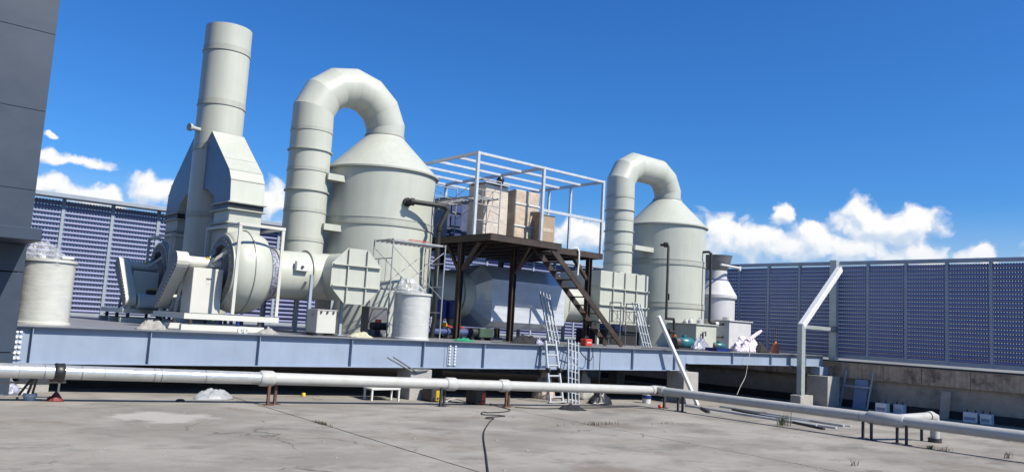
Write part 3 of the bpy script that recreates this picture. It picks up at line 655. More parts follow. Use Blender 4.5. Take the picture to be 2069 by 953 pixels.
    for y_ in (ys0 + 0.0, FYC - 0.06, ys1 - 0.12):
        MB().box((5.66, y_ - 0.002, ZD), (7.5, y_ + 0.13, ZD + 0.12)).build('base_channel', 'pedestal', t)
        for x in (5.85, 6.9, 7.4):
            MB().tube([(x, y_ + 0.05, ZD + 0.12), (x, y_ + 0.05, ZD + 0.24)], 0.045, 12).build('spring_mount', 'blue_paint' if x == 6.9 else 'dark_iron', t)
    # flexible collar on the inlet side
    b = MB()
    prof = []
    for k in range(9): prof.append((0.60 + (0.03 if k % 2 else -0.005), 0.50 + 0.026 * k))
    b.lathe((SX, FYC, Z0), prof, 48, 'x', sharp=False); b.build('flexible_collar', 'dark_film', t)
    return t
make_fan(18.5, ey0, ey1, 1, 'pale grey fan with white pedestal and its belt guard in front of the stack')
make_fan(23.3, fy0, fy1, -1, 'shaded grey fan behind the stack with a slanted cream belt guard')

# ------------------------------------------------------------------ manifold duct
MX, MZ, DR = 9.7, 2.58, 0.6
mf = thing('suction_manifold', 'wide pale duct with ribbed blank end plate between the fans and riser', 'duct', (MX, 19, ZD))
YP = 17.3
MB().lathe((MX, YP, MZ), [(DR, 0.0), (DR, 7.0), (0, 7.0)], 56, 'y').build('header_duct', 'duct', mf)
for fy in (18.5, 23.3):
    MB().tube([(SX + 0.70, fy, MZ - 0.06), (MX - 0.05, fy, MZ)], 0.59, 48).build('branch_duct', 'duct', mf)
    b = MB(); ring(b, (SX + 0.74, fy, MZ - 0.06), 0.59, 'x', 0.03, 0.05); b.build('branch_flange', 'duct_ring', mf)
    b = MB(); ring(b, (SX + 1.62, fy, MZ - 0.02), 0.59, 'x', 0.04, 0.045); b.build('branch_flange', 'duct_ring', mf)
oct_ = [(0.74 * math.cos(PI / 8 + k * PI / 4), 0.74 * math.sin(PI / 8 + k * PI / 4)) for k in range(8)]
ep = MB().prism([(MX + a, MZ + b) for a, b in oct_], lambda x, z: Vector((x, YP, z)), lambda x, z: Vector((x, YP - 0.02, z))).build('end_plate', 'duct', mf)
for k in (-0.26, 0.26):
    hw = 0.66
    MB().box((MX + k - 0.012, YP - 0.08, MZ - hw), (MX + k + 0.012, YP - 0.0205, MZ + hw)).build('stiffening_rib', 'duct', ep)
    MB().box((MX - hw, YP - 0.10, MZ + k - 0.012), (MX + hw, YP - 0.081 + 0.06, MZ + k + 0.012)).build('stiffening_rib', 'duct', ep)
bxm = MB().box((8.35, 17.80, 2.62), (8.68, 17.93, 2.86), 0.01).build('damper_box', 'white_paint', mf); MB().tube([(8.5, 17.77, 2.72), (8.5, 17.80, 2.72)], 0.035, 10).build('knob', 'dark_iron', bxm)
for (u, v, zt_) in ((626, 600, 2.55), (690, 620, 2.05)):
    p = ony(u, v, 17.75); MB().bar((p.x, 17.75, ZD), (p.x, 17.75, zt_), 0.07, 0.07).build('support_leg', 'fence_frame', mf)
    MB().box((p.x - 0.1, 17.65, ZD), (p.x + 0.1, 17.85, ZD + 0.015)).build('foot_plate', 'fence_frame', mf)
for x in (9.2, 10.2):
    for y in (19.4, 21.6, 23.8): MB().bar((x, y, ZD), (x, y, MZ - 0.35), 0.08, 0.08).build('support_leg', 'fence_frame', mf)

# ------------------------------------------------------------------ scrubber towers
def tower(TX, TY, R, zrim, zneck, rn, label, rings_z, hatch=True):
    t = thing('scrubber_tower', label, 'tank', (TX, TY, ZD), 'scrubber towers with conical tops')
    zz = [ZD] + rings_z + [zrim]
    for i in range(len(zz) - 1):
        MB().lathe((TX, TY, 0), [(R, zz[i] + (0.003 if i else 0)), (R, zz[i + 1])], 96).build('shell_section', 'duct', t)
    for z in rings_z:
        b = MB(); band(b, (TX, TY, z), R, w=0.16, t=0.012, seg=96); ring(b, (TX, TY, z - 0.1), R, w=0.025, t=0.03, seg=96); ring(b, (TX, TY, z + 0.095), R, w=0.025, t=0.022, seg=96); b.build('seam_ring', 'duct_ring', t)
    b = MB(); ring(b, (TX, TY, ZD + 0.04), R, w=0.08, t=0.08, seg=96); b.build('base_ring', 'duct_ring', t)
    b = MB(); ring(b, (TX, TY, zrim + 0.0), R, w=0.05, t=0.08, seg=96); b.build('rim_flange', 'duct_ring', t)
    MB().lathe((TX, TY, 0), [(R + 0.05, zrim + 0.03), (rn + 0.05, zneck - 0.08), (rn, zneck)], 96).build('cone_top', 'duct', t)
    b = MB(); ring(b, (TX, TY, zneck), rn, w=0.03, t=0.03); b.build('neck_flange', 'duct_ring', t)
    return t
T1 = (12.28, ROW); T2 = (26.15, ROW); TR = 1.67
zr = ony(763, 362, ROW - TR).z
tower(*T1, TR, 5.92, 7.14, 0.585, 'wide pale green tower behind the wrapped drum and scaffold frame', [2.55, 4.35])
tower(*T2, TR - 0.02, 6.03, 7.22, 0.585, 'wide pale green tower beside the ribbed square plenum', [2.78, 4.50])

def bend_duct(name, label, RX, TXx, zlo, zel, zneck, straight, flange_z, band_z, brackets, R):
    t = thing(name, label, 'duct', (RX, ROW, zlo), 'looping ducts from riser to tower top')
    zz = [zlo] + flange_z + [zel]
    for i in range(len(zz) - 1):
        MB().lathe((RX, ROW, 0), [(R, zz[i] + 0.003), (R, zz[i + 1] - 0.001)], 56).build('riser_section', 'duct', t)
    for z in flange_z:
        b = MB(); ring(b, (RX, ROW, z), R, w=0.03, t=0.045, seg=56); b.build('flange', 'duct_ring', t)
    for z in band_z:
        b = MB(); ring(b, (RX, ROW, z), R, w=0.02, t=0.016, seg=56); band(b, (RX, ROW, z + 0.05), R, w=0.08, t=0.006, seg=56); b.build('seam_ring', 'duct_ring', t)
    # mitred bend
    pts = [Vector((RX, ROW, zel))]
    D = TXx - RX; rb = (D - straight) / 2; zc = max(zel, zneck) + 0.02
    nseg = 3
    angs = [(i + 0.5) * (PI / 2) / nseg for i in range(nseg)] if straight > 0 else [(i + 0.5) * PI / 7 for i in range(7)]
    k = 1 / math.cos((angs[1] - angs[0]) / 2)
    if straight > 0:
        for a in angs: pts.append(Vector((RX + rb - rb * k * math.cos(a), ROW, zc + rb * k * math.sin(a))))
        for a in reversed(angs): pts.append(Vector((TXx - rb + rb * k * math.cos(a), ROW, zc + rb * k * math.sin(a))))
    else:
        for a in angs: pts.append(Vector(((RX + TXx) / 2 - rb * k * math.cos(a), ROW, zc + rb * k * math.sin(a))))
    pts.append(Vector((TXx, ROW, zneck)))
    full = MB()
    # every gore is a piece of its own
    tmp = MB(); tmp.tube(pts, R - 0.006, 56, caps=False, split=True)
    nf = 56
    for g in range(len(pts) - 1):
        m_ = MB(); m_.v = [v.copy() for v in tmp.v[g * 112:(g + 1) * 112]]; m_.f = [list(f) for f in [[j, (j + 1) % nf, nf + (j + 1) % nf, nf + j] for j in range(nf)]]; m_.sm = [True] * nf; m_.mi = [0] * nf
        m_.build('bend_gore', 'duct', t)
    for z in brackets:
        br = MB().prism([(RX + R * 0.55, z - 0.10), (RX + R * 0.55, z + 0.08), (TXx - TR + 0.35, z + 0.08), (TXx - TR + 0.35, z - 0.10)], lambda x, zz_: Vector((x, ROW - 0.62, zz_)), lambda x, zz_: Vector((x, ROW - 0.2, zz_)))
        br.build('bracket', 'duct', t)
    return t
RX1 = 9.86
bend_duct('riser_duct', 'large pale duct rising beside the wide tower and looping over its cone', RX1, T1[0], 3.12, 7.08, 7.14, 0, [5.05, 6.22], [3.62, 4.45, 5.62, 6.78], [5.52, 4.08], 0.59)
RX2 = 23.2
bend_duct('riser_duct', 'pale duct rising from the ribbed square plenum and looping over to the tower', RX2, T2[0], 3.86, 7.25, 7.22, 0.95, [4.72, 5.52, 6.35], [4.2, 5.0, 5.95, 6.85], [4.93], 0.56)

# ------------------------------------------------------------------ plenum under the second riser
pl = thing('plenum_box', 'square pale plenum with a grid of ribs below the second riser', 'duct', (RX2, ROW, ZD))
c0, c1 = ony(1212, 548, 19.75), ony(1303, 650, 19.75)
PX0, PX1, PZ0, PZ1 = 21.15, 23.75, 1.92, 3.80
MB().box((PX0, 19.75, PZ0), (PX1 + 0.1, 21.9, PZ1), 0.006).build('plenum_shell', 'duct', pl)
for k in range(1, 4):
    x = PX0 + (PX1 - PX0) * k / 4 + 0.02; MB().box((x - 0.015, 19.69, PZ0 + 0.05), (x + 0.015, 19.749, PZ1)).build('rib', 'duct', pl)
for k in (1, 2):
    z = PZ0 + (PZ1 - PZ0) * k / 3; MB().box((PX0 - 0.06, 19.665, z - 0.015), (PX1 + 0.1, 19.749, z + 0.02)).build('rib', 'duct', pl)
    MB().box((PX0 - 0.06, 19.75, z - 0.015), (PX0 - 0.001, 21.9, z + 0.02)).build('rib', 'duct', pl)
MB().box((PX0 - 0.05, 19.64, PZ0 - 0.05), (PX1 + 0.15, 21.95, PZ0 + 0.0), 0.005).build('base_flange', 'duct_ring', pl)
b = MB(); b.box((RX2 - 0.75, 20.0, PZ1 + 0.002), (RX2 + 0.75, 21.6, PZ1 + 0.06)); b.build('top_flange', 'duct_ring', pl)
for x in (PX0 + 0.1, PX1 - 0.05):
    for y in (19.9, 21.7): MB().bar((x, y, ZD), (x, y, PZ0 - 0.05), 0.1, 0.1).build('leg', 'duct', pl)
MB().box((PX0 + 0.7, 20.0, ZD), (PX1 + 0.0, 21.6, PZ0 - 0.3), 0.02).build('black_block', 'black_matt', pl)  # plain matt black block between the plenum legs

# ------------------------------------------------------------------ in-line filter housing wrapped in film
fh = thing('filter_housing', 'duct housing wrapped in shiny film under the rusty platform', 'duct', (17, ROW, ZD))
HX0, HX1 = 15.95, 19.2
oc = [(1.22, 0.55), (0.55, 1.02), (-0.55, 1.02), (-1.22, 0.55), (-1.22, -0.80), (-0.85, -1.02), (0.85, -1.02), (1.22, -0.80)]
HZ = 2.50
MB().prism([(ROW + a, HZ + b) for a, b in oc], lambda y, z: Vector((HX0, y, z)), lambda y, z: Vector((HX1, y, z))).build('wrapped_housing', 'film_silver', fh)
for (xa, xb) in ((HX0, 15.62), (HX1, 20.1)):
    cn = MB(); A = [Vector((xa, ROW + a, HZ + b)) for a, b in oc]; rq = 0.76 if xb < xa else 0.62; B = [Vector((xb, ROW + rq * math.cos(math.atan2(b, a)), HZ + rq * math.sin(math.atan2(b, a)))) for a, b in oc]
    cn.add(A + B, [(i, (i + 1) % 8, 8 + (i + 1) % 8, 8 + i) for i in range(8)]); cn.build('transition', 'film_silver' if xb < xa else 'duct', fh)
MB().tube([(13.9, ROW, HZ), (15.62, ROW, HZ)], 0.76, 40).build('inlet_duct', 'duct', fh)
b = MB(); ring(b, (15.2, ROW, HZ), 0.76, 'x', 0.04, 0.06); b.build('flange', 'duct_ring', fh)
MB().tube([(20.1, ROW, HZ), (21.2, ROW, HZ)], 0.61, 40).build('outlet_duct', 'duct', fh)
for x in (16.2, 18.9):
    for y in (20.0, 21.6): MB().bar((x, y, ZD), (x, y, HZ - 1.02), 0.1, 0.1).build('leg', 'white_paint', fh)
# loose clear film hanging over the housing
w = MB(); n = 26; vs = []
for i in range(n + 1):
    for j in range(9):
        x = 15.75 + (19.5 - 15.75) * i / n; z = HZ + 0.52 - 1.35 * j / 8
        yo = ROW - 1.24 - 0.05 + 0.05 * noise.noise(Vector((x * 1.6, z * 2.5, 3))) + (0.12 * (j / 8) ** 2 if j > 4 else 0) - (0.0 if j < 8 else -0.02)
        z2 = z + 0.10 * noise.noise(Vector((x * 2, 0, j)))
        if j >= 6: yo += 0.16 * (j - 5)
        vs.append((x, yo - 0.03, z2))
w.add(vs, [(i * 9 + j, (i + 1) * 9 + j, (i + 1) * 9 + j + 1, i * 9 + j + 1) for i in range(n) for j in range(8)], True); w.build('hanging_film', 'skin_film', fh)

# ------------------------------------------------------------------ service platform with stair
ZP = 4.16
PXa, PXb, PYa, PYb, PYl = 13.82, 19.35, 18.02, 23.4, 17.2
sv = thing('service_platform', 'rusty dark steel platform raised on posts between the two towers', 'platform', (16, 18, ZD))
for (a, b, nm) in (((PXa, PYl), (16.62, PYl + 0.09), 'edge_beam'), ((PXa, PYl + 0.09), (PXa + 0.09, PYb), 'edge_beam'), ((PXb - 0.09, PYa + 0.09), (PXb, PYb), 'edge_beam'), ((16.53, PYl + 0.09), (16.62, PYa), 'edge_beam'), ((16.62, PYa), (PXb, PYa + 0.09), 'edge_beam')):
    MB().box((*a, ZP - 0.19), (*b, ZP - 0.012)).build(nm, 'rust', sv)
for k in range(6):
    x = PXa + 0.8 + k * 0.8; MB().box((x, (PYl if x < 16.5 else PYa) + 0.1, ZP - 0.15), (x + 0.08, PYb - 0.02, ZP - 0.013)).build('joist', 'rust', sv)
MB().box((PXa - 0.01, PYl - 0.01, ZP - 0.010), (16.62, PYa, ZP)).build('deck_plate', 'rust', sv)
MB().box((PXa - 0.01, PYa + 0.002, ZP - 0.010), (PXb + 0.01, PYb, ZP)).build('deck_plate', 'rust', sv)
posts = [(14.05, 18.72), (16.25, 18.45), (19.22, 18.2), (14.05, 23.2), (16.4, 23.2), (19.22, 23.2)]
posts[0] = (14.0, onx(929, 560, 14.0).y); posts[1] = (ony(1034, 600, 18.35).x, 18.35); posts[2] = (ony(1187, 600, 18.15).x, 18.15)
for (x, y) in posts:
    p = MB().box((x - 0.075, y - 0.012, ZD + 0.02), (x + 0.075, y + 0.012, ZP - 0.19)); p.box((x - 0.075, y - 0.085, ZD + 0.02), (x - 0.055, y + 0.085, ZP - 0.19)); p.box((x + 0.055, y - 0.085, ZD + 0.02), (x + 0.075, y + 0.085, ZP - 0.19))
    p.build('post', 'rust', sv); MB().box((x - 0.15, y - 0.15, ZD), (x + 0.15, y + 0.15, ZD + 0.02)).build('base_plate', 'rust', sv)
def br(p, q): MB().bar(p, q, 0.09, 0.09).build('knee_brace', 'rust', sv)
x, y = posts[0]; br((x, y - 0.08, ZP - 1.0), (x, y - 0.85, ZP - 0.19)); br((x, y + 0.08, ZP - 1.0), (x, y + 0.75, ZP - 0.19)); br((x + 0.08, y, ZP - 1.0), (x + 0.9, y, ZP - 0.16))
x, y = posts[1]; br((x + 0.08, y, ZP - 0.95), (x + 0.8, y, ZP - 0.16)); br((x, y - 0.08, ZP - 0.95), (x, y - 0.7, ZP - 0.16))
x, y = posts[2]; br((x, y + 0.08, ZP - 0.9), (x, y + 0.75, ZP - 0.19)); br((x - 0.08, y, ZP - 0.9), (x - 0.75, y, ZP - 0.19))
# stair along +X
sA, sB = Vector((16.15, 0, ZP - 0.05)), Vector((19.66, 0, ZD + 0.03))
stair = MB().bar((sA.x, 17.28, sA.z), (sB.x, 17.28, sB.z), 0.05, 0.17).build('stair_stringer', 'rust', sv)
MB().bar((sA.x, 17.98, sA.z), (sB.x, 17.98, sB.z), 0.05, 0.17).build('stair_stringer', 'rust', sv)
for k in range(1, 12):
    q = sA.lerp(sB, k / 12); MB().box((q.x - 0.14, 17.306, q.z - 0.014), (q.x + 0.14, 17.954, q.z + 0.014)).build('stair_tread', 'rust', sv)

# light steel frame above the platform
cf = thing('canopy_frame', 'open galvanised tube frame standing on the rusty platform', 'frame', (16.5, 20, ZP))
ZC = 6.60; CX = (13.87, 16.52, 19.28); CY = [18.07, 19.14, 20.2, 21.27, 22.33, 23.35]; T_ = 0.085
for x in CX:
    for y in ((18.07, 23.35) if x != 13.87 else (18.07, 20.9, 23.35)):
        MB().bar((x, y, ZP), (x, y, ZC - T_ / 2), T_, T_, (0, 1, 0)).build('upright', 'galv', cf)
    MB().bar((x, CY[0] - T_ / 2, ZC), (x, CY[-1] + T_ / 2, ZC), T_, T_).build('side_rail', 'galv', cf)
for y in (19.63, 20.75): MB().bar((CX[2], y, ZP), (CX[2], y, ZC - T_ / 2), 0.07, 0.07, (0, 1, 0)).build('upright', 'galv', cf)
for i, y in enumerate(CY):
    for a, b in ((CX[0], CX[1]), (CX[1], CX[2])): MB().bar((a + T_ / 2 + 0.001, y, ZC), (b - T_ / 2 - 0.001, y, ZC), 0.075, 0.075).build('rafter', 'galv', cf)
MB().bar((CX[1] + 0.045, CY[0], 5.26), (CX[2] - 0.045, CY[0], 5.26), 0.06, 0.09).build('mid_rail', 'galv', cf)

# packed cabinets on the platform
def packed(name, label, m, x0, x1, y0, y1, h, cat='box', lid=True, side=None):
    t = thing(name, label, cat, ((x0 + x1) / 2, (y0 + y1) / 2, ZP))
    b = MB().box((x0, y0, ZP), (x1, y1, ZP + h), 0.02)
    # crumple the wrapped faces a little
    bm = bmesh.new(); me = bpy.data.meshes.new('tmp'); me.from_pydata([tuple(v) for v in b.v], [], b.f); bm.from_mesh(me)
    bmesh.ops.subdivide_edges(bm, edges=bm.edges[:], cuts=5, use_grid_fill=True)
    q = MB(); bm.verts.ensure_lookup_table()
    for v in bm.verts:
        nn = noise.noise_vector(v.co * 2.4) * 0.018
        if v.co.z < ZP + 0.02: nn.z = 0
        v.co += nn
    q.add([v.co.copy() for v in bm.verts], [[v.index for v in f.verts] for f in bm.faces]); bm.free(); bpy.data.meshes.remove(me)
    q.build('wrapping', m, t)
    return t, (x0, x1, y0, y1, h)
xa, xb = ony(979, 420, 18.75).x, ony(1026, 425, 18.75).x
h1 = ony(1000, 374, 18.75).z - ZP
c1, _ = packed('packed_cabinet', 'tall cabinet in torn white wrapping behind the scaffold end frame', 'wrap_paper', xa, xb, 18.75, 19.6, h1)
for ch_ in c1.children: ch_.data.materials[0] = MATS['wrap_white']
MB().box((xa - 0.03, 18.73, ZP + h1 + 0.03), (xb + 0.02, 19.62, ZP + h1 + 0.06)).build('lid', 'white_paint', c1)
xa2, xb2 = ony(1041, 430, 18.6).x, ony(1089, 437, 18.6).x
h2 = ony(1063, 386, 18.6).z - ZP
c2, _ = packed('packed_cabinet', 'tall cabinet in creased tan wrapping beside the open carton', 'wrap_paper', xa2, xb2, 18.6, 19.55, h2)
for z in (0.55, 1.25): MB().box((xa2 - 0.03, 18.57, ZP + z), (xb2 + 0.03, 18.578, ZP + z + 0.05)).build('packing_tape', 'white_paint', c2)
xb3 = ony(906, 440, 20.9).x
c3, _ = packed('packed_cabinet', 'blue grey cabinet under film behind the scaffold plank', 'film_blue', xb3, xb3 + 1.35, 20.95, 21.9, 1.55)
for k in range(3): MB().box((xb3 + 0.12, 20.90, ZP + 0.15 + 0.45 * k), (xb3 + 0.55, 20.915, ZP + 0.5 + 0.45 * k)).build('blue_panel', 'panel_blue', c3)
c4, _ = packed('packed_cabinet', 'blue grey cabinet under film next to the torn white cabinet', 'film_blue', xb3 + 1.5, xb3 + 2.3, 20.6, 21.5, 1.6)
# open carton
k0, k1 = ony(1094, 470, 18.14).x, ony(1120, 470, 18.14).x
ct = thing('open_carton', 'open brown carton with white wadding on the platform edge', 'box', (k0 + 0.3, 18.5, ZP))
hz = 0.98
for a, b in (((k0, 18.14), (k1, 18.155)), ((k0, 18.155), (k0 + 0.015, 18.95)), ((k1 - 0.015, 18.155), (k1, 18.95)), ((k0, 18.95), (k1, 18.965))):
    MB().box((*a, ZP), (*b, ZP + hz)).build('carton_side', 'cardboard', ct)
MB().box((k0 + 0.02, 18.16, ZP), (k1 - 0.02, 18.94, ZP + 0.02)).build('carton_bottom', 'cardboard', ct)
MB().bar((k0, 18.16, ZP + hz), (k0 - 0.16, 18.9, ZP + hz + 0.06), 0.02, 0.14).build('carton_flap', 'cardboard', ct)
MB().heap((k0 + 0.32, 18.42, ZP + hz - 0.25), 0.28, 0.26, 0.42, 3, 16, 0.6).build('wadding', 'clear_film', ct)
MB().box((k0 + 0.06, 18.134, ZP + 0.45), (k1 - 0.06, 18.1395, ZP + 0.56)).build('printed_label', 'wrap_paper', ct)
# black bundle on top of the torn cabinet
bb = ony(1010, 372, 18.9)
bo = MB().tube([(bb.x, 18.9, ZP + h1 + 0.06), (bb.x, 18.9, ZP + h1 + 0.14), (bb.x, 18.88, ZP + h1 + 0.25), (bb.x - 0.03, 18.86, ZP + h1 + 0.33)], [0.05, 0.11, 0.13, 0.05], 14)
tag(centre(bo, 'black_bundle', 'black_plastic'), 'round black bundle lying on top of the torn white cabinet', 'bundle')
# white strap hanging from the platform edge
x_ = ony(1167, 530, PYa).x
stp = MB().tube([(x_ - 0.16, PYa + 0.1, ZP + 0.02), (x_ - 0.06, PYa - 0.02, ZP + 0.05), (x_, PYa - 0.04, ZP - 0.05), (x_ + 0.01, PYa - 0.04, ZP - 0.4), (x_ - 0.02, PYa - 0.04, ZP - 0.82)], [0.035] * 5, 8)
tag(centre(stp, 'white_strap', 'white_paint'), 'white strap hanging off the platform edge beside the stair', 'strap')

# ------------------------------------------------------------------ scaffolds
def scaffold(name, label, loc, u, w, L, Hh, z0, plank=None, gate=True, m='scaffold_steel', group='tubular scaffold frames'):
    """two end frames (width w along v) joined by cross braces of length L along u"""
    u = Vector(u).normalized(); v = Vector((-u.y, u.x, 0)); O = Vector((*loc, z0))
    t = thing(name, label, 'scaffold', O, group)
    for i, s in enumerate((0, L)):
        A = O + u * s; fr_ = MB(); r = 0.018
        fr_.tube([A, A + Vector((0, 0, Hh))], r, 8); fr_.tube([A + v * w, A + v * w + Vector((0, 0, Hh))], r, 8)
        fr_.tube([A + Vector((0, 0, Hh - 0.02)), A + v * w + Vector((0, 0, Hh - 0.02))], r, 8)
        for z in (0.28, 0.55, 0.80):
            if z * Hh < Hh - 0.1: fr_.tube([A + Vector((0, 0, Hh * z)), A + v * w + Vector((0, 0, Hh * z))], r * 0.8, 6)
        for f in (0.3, 0.7): fr_.tube([A + v * w * f + Vector((0, 0, Hh * 0.55)), A + v * w * f + Vector((0, 0, Hh * 0.8))], r * 0.7, 6)
        fr_.build('end_frame', m, t)
    for k in (0, w):
        B0 = O + v * k
        MB().tube([B0 + Vector((0, 0, Hh * 0.92)), B0 + u * L + Vector((0, 0, Hh * 0.42))], 0.009, 6).build('cross_brace', m, t)
        MB().tube([B0 + v * 0.03 + Vector((0, 0, Hh * 0.42)), B0 + v * 0.03 + u * L + Vector((0, 0, Hh * 0.92))], 0.009, 6).build('cross_brace', m, t)
    if plank is not None:
        P0 = O + v * (w * 0.1) + Vector((0, 0, plank)) - u * 0.05
        pk = MB()
        for s_ in (0, w * 0.8): pk.bar(P0 + v * s_, P0 + v * s_ + u * (L + 0.1), 0.04, 0.05)
        for q in range(12): pk.bar(P0 + u * ((L + 0.1) * (q + 0.5) / 12), P0 + v * (w * 0.8) + u * ((L + 0.1) * (q + 0.5) / 12), 0.05, 0.025)
        pk.build('plank', m, t)
    return t
s1 = ony(781, 677, 17.42); s2 = ony(888, 680, 17.42)
scaffold('scaffold', 'tubular scaffold frame standing round the wrapped drum by the wide tower', (s1.x, 17.42), (1, 0.0, 0), 0.95, s2.x - s1.x, 2.56, ZD, plank=2.53)
MB().bar((s1.x + 0.45, 17.38, ZD + 2.57), (s1.x + 1.05, 17.38, ZD + 2.57), 0.05, 0.02).build('red_strip', 'red_paint', bpy.data.objects['scaffold'])
scaffold('scaffold', 'tubular scaffold with a long plank standing on the rusty platform', (15.0, 18.32), (0, 1, 0), 0.98, 2.25, 1.78, ZP, plank=1.22)

# ------------------------------------------------------------------ wrapped drums
def drum(p, r, h, mname, label, seed, dark=False, lean=0.0):
    t = thing('wrapped_drum', label, 'drum', p, 'film wrapped drums on the deck')
    p = Vector(p)
    MB().lathe(p, [(0, 0), (r + 0.03, 0), (r + 0.03, 0.04), (r, 0.05), (r, h - 0.05), (r + 0.035, h - 0.05), (r + 0.035, h), (r - 0.06, h + 0.01), (0, h + 0.01)], 48).build('drum_body', mname, t)
    # crumpled clear bag on top
    b = MB(); vs = []; n = 40; m = 10
    for i in range(m + 1):
        f = i / m
        for j in range(n):
            a = 2 * PI * j / n; q = Vector((math.cos(a) * 1.6 + seed, math.sin(a) * 1.6, f * 2.4))
            rr = (r - 0.02) * (1 - 0.75 * f ** 1.6) * (1 + 0.22 * noise.noise(q) + 0.16 * noise.noise(q * 2.9))
            vs.append(p + Vector((rr * math.cos(a) - 0.18 * f, rr * math.sin(a), h - 0.10 + 0.44 * f + 0.10 * f * noise.noise(q * 1.7 + Vector((4, 0, 0))))))
    b.add(vs, [(i * n + j, i * n + (j + 1) % n, (i + 1) * n + (j + 1) % n, (i + 1) * n + j) for i in range(m) for j in range(n)] + [[m * n + j for j in range(n)]], False)
    b.build('film_bag', 'clear_film', t)
    # loose film skin round the body
    s = MB(); vs = []
    for i in range(9):
        for j in range(48):
            a = 2 * PI * j / 48; z = 0.08 + (h - 0.16) * i / 8
            rr = r + 0.012 + 0.012 * noise.noise(Vector((math.cos(a) * 3, math.sin(a) * 3 + seed, z * 4)))
            vs.append(p + Vector((rr * math.cos(a), rr * math.sin(a), z)))
    s.add(vs, [(i * 48 + j, i * 48 + (j + 1) % 48, (i + 1) * 48 + (j + 1) % 48, (i + 1) * 48 + j) for i in range(8) for j in range(48)], True); s.build('stretch_film', 'skin_film', t)
    return t
q = ony(85, 650, 17.55); dr = drum((q.x, 17.6, ZD), 0.47, 1.25, 'drum_wrapped', 'cream drum wrapped in clear film beside the grey building', 1.0)
MB().box((q.x + 0.14, 17.2, ZD + 1.27), (q.x + 0.36, 17.3, ZD + 1.32), 0.01).build('lid_clip', 'white_paint', dr)
q = ony(828, 684, 16.86); drum((q.x, 16.86, ZD), 0.46, 1.16, 'drum_wrapped_grey', 'grey drum wrapped in clear film in front of the scaffold frame', 6.0)

# ------------------------------------------------------------------ control cabinet on the deck edge
cx0, cx1 = ony(640, 650, 16.75).x, ony(679, 650, 16.75).x
cc = thing('control_box', 'small cream control box with latches at the deck edge', 'box', ((cx0 + cx1) / 2, 17.0, ZD))
ch = ony(660, 626, 16.75).z
MB().box((cx0, 16.75, ZD + 0.06), (cx1, 17.25, ch), 0.012).build('housing', 'cream', cc)
MB().box((cx0 - 0.012, 16.735, ch - 0.012), (cx1 + 0.012, 17.26, ch + 0.008), 0.004).build('lid', 'cream', cc)
for k in (0.18, 0.5, 0.82): MB().box((cx0 + (cx1 - cx0) * k - 0.02, 16.72, ch - 0.075), (cx0 + (cx1 - cx0) * k + 0.02, 16.749, ch - 0.03)).build('latch', 'dark_iron', cc)
MB().tube([(cx0 - 0.03, 16.93, ch - 0.13), (cx0 - 0.03, 17.07, ch - 0.13)], 0.016, 8).build('handle', 'alu', cc)
for k in (0.05, 0.95): MB().box((cx0 + (cx1 - cx0) * k - 0.04, 16.8, ZD), (cx0 + (cx1 - cx0) * k + 0.04, 17.2, ZD + 0.06)).build('foot', 'dark_iron', cc)

# ------------------------------------------------------------------ cloths and small clutter on the deck
def lump(name, label, cat, c, rx, ry, h, m, seed, rot=0, rough=0.6, n=20, freq=2.2):
    return tag(centre(MB().heap(c, rx, ry, h, seed, n, rough, freq, rot), name, m), label, cat)
p = ony(308, 661, 16.65); lump('crumpled_cloth', 'crumpled grey dust sheet in front of the fan skid', 'cloth', (p.x, 16.65, ZD), 0.34, 0.2, 0.15, 'cloth_grey', 2, 0.2, 0.9, 26, 2.8)
p = ony(540, 668, 16.55); lump('crumpled_cloth', 'flat grey cloth below the round fan casing', 'cloth', (p.x, 16.55, ZD), 0.27, 0.15, 0.12, 'cloth_grey', 5)
p = ony(730, 672, 16.7); lump('crumpled_cloth', 'cream cloth heaped beside the control box', 'cloth', (p.x, 16.75, ZD), 0.34, 0.2, 0.13, 'cloth_cream', 9)
p = ony(940, 681, 16.6); lump('green_netting', 'bunched green netting beside the blue pumps', 'net', (p.x, 16.65, ZD), 0.32, 0.14, 0.10, 'cloth_green', 12)
p = ony(1068, 684, 16.75); lump('work_clothes', 'heap of dark work clothes beneath the rusty platform', 'clothes', (p.x, 16.85, ZD), 0.55, 0.26, 0.24, 'cloth_dark', 15)
p = ony(1085, 682, 16.6); lump('work_clothes', 'violet cloth beside the heap of dark work clothes', 'clothes', (p.x + 0.1, 16.6, ZD), 0.16, 0.1, 0.15, 'dark_film', 17)
for du, nm in ((485, 'left'), (496, 'right')):
    p = ony(du, 667, 16.5); r_ = MB(); r_.lathe((p.x, 16.5, ZD + 0.055), [(0.035, -0.02), (0.055, -0.02), (0.055, 0.02), (0.035, 0.02), (0.035, -0.02)], 16, 'y')
    tag(centre(r_, 'steel_ring', 'white_paint'), 'small white steel ring standing on the deck edge below the fan', 'ring', 'steel rings on the deck edge')

p = ony(985, 676, 18.6)
t = thing('green_machine', 'small dark green machine in the shade below the wrapped housing', 'machine', (p.x, 18.6, ZD))
MB().box((p.x - 0.3, 18.6, ZD + 0.08), (p.x + 0.25, 18.95, ZD + 0.36), 0.02).build('housing', 'machine_green', t)
MB().tube([(p.x - 0.5, 18.78, ZD + 0.22), (p.x - 0.3, 18.78, ZD + 0.22)], 0.13, 14).build('motor', 'black_matt', t)
for s_ in (-0.2, 0.18): MB().box((p.x + s_ - 0.03, 18.62, ZD), (p.x + s_ + 0.03, 18.93, ZD + 0.08)).build('foot', 'black_matt', t)
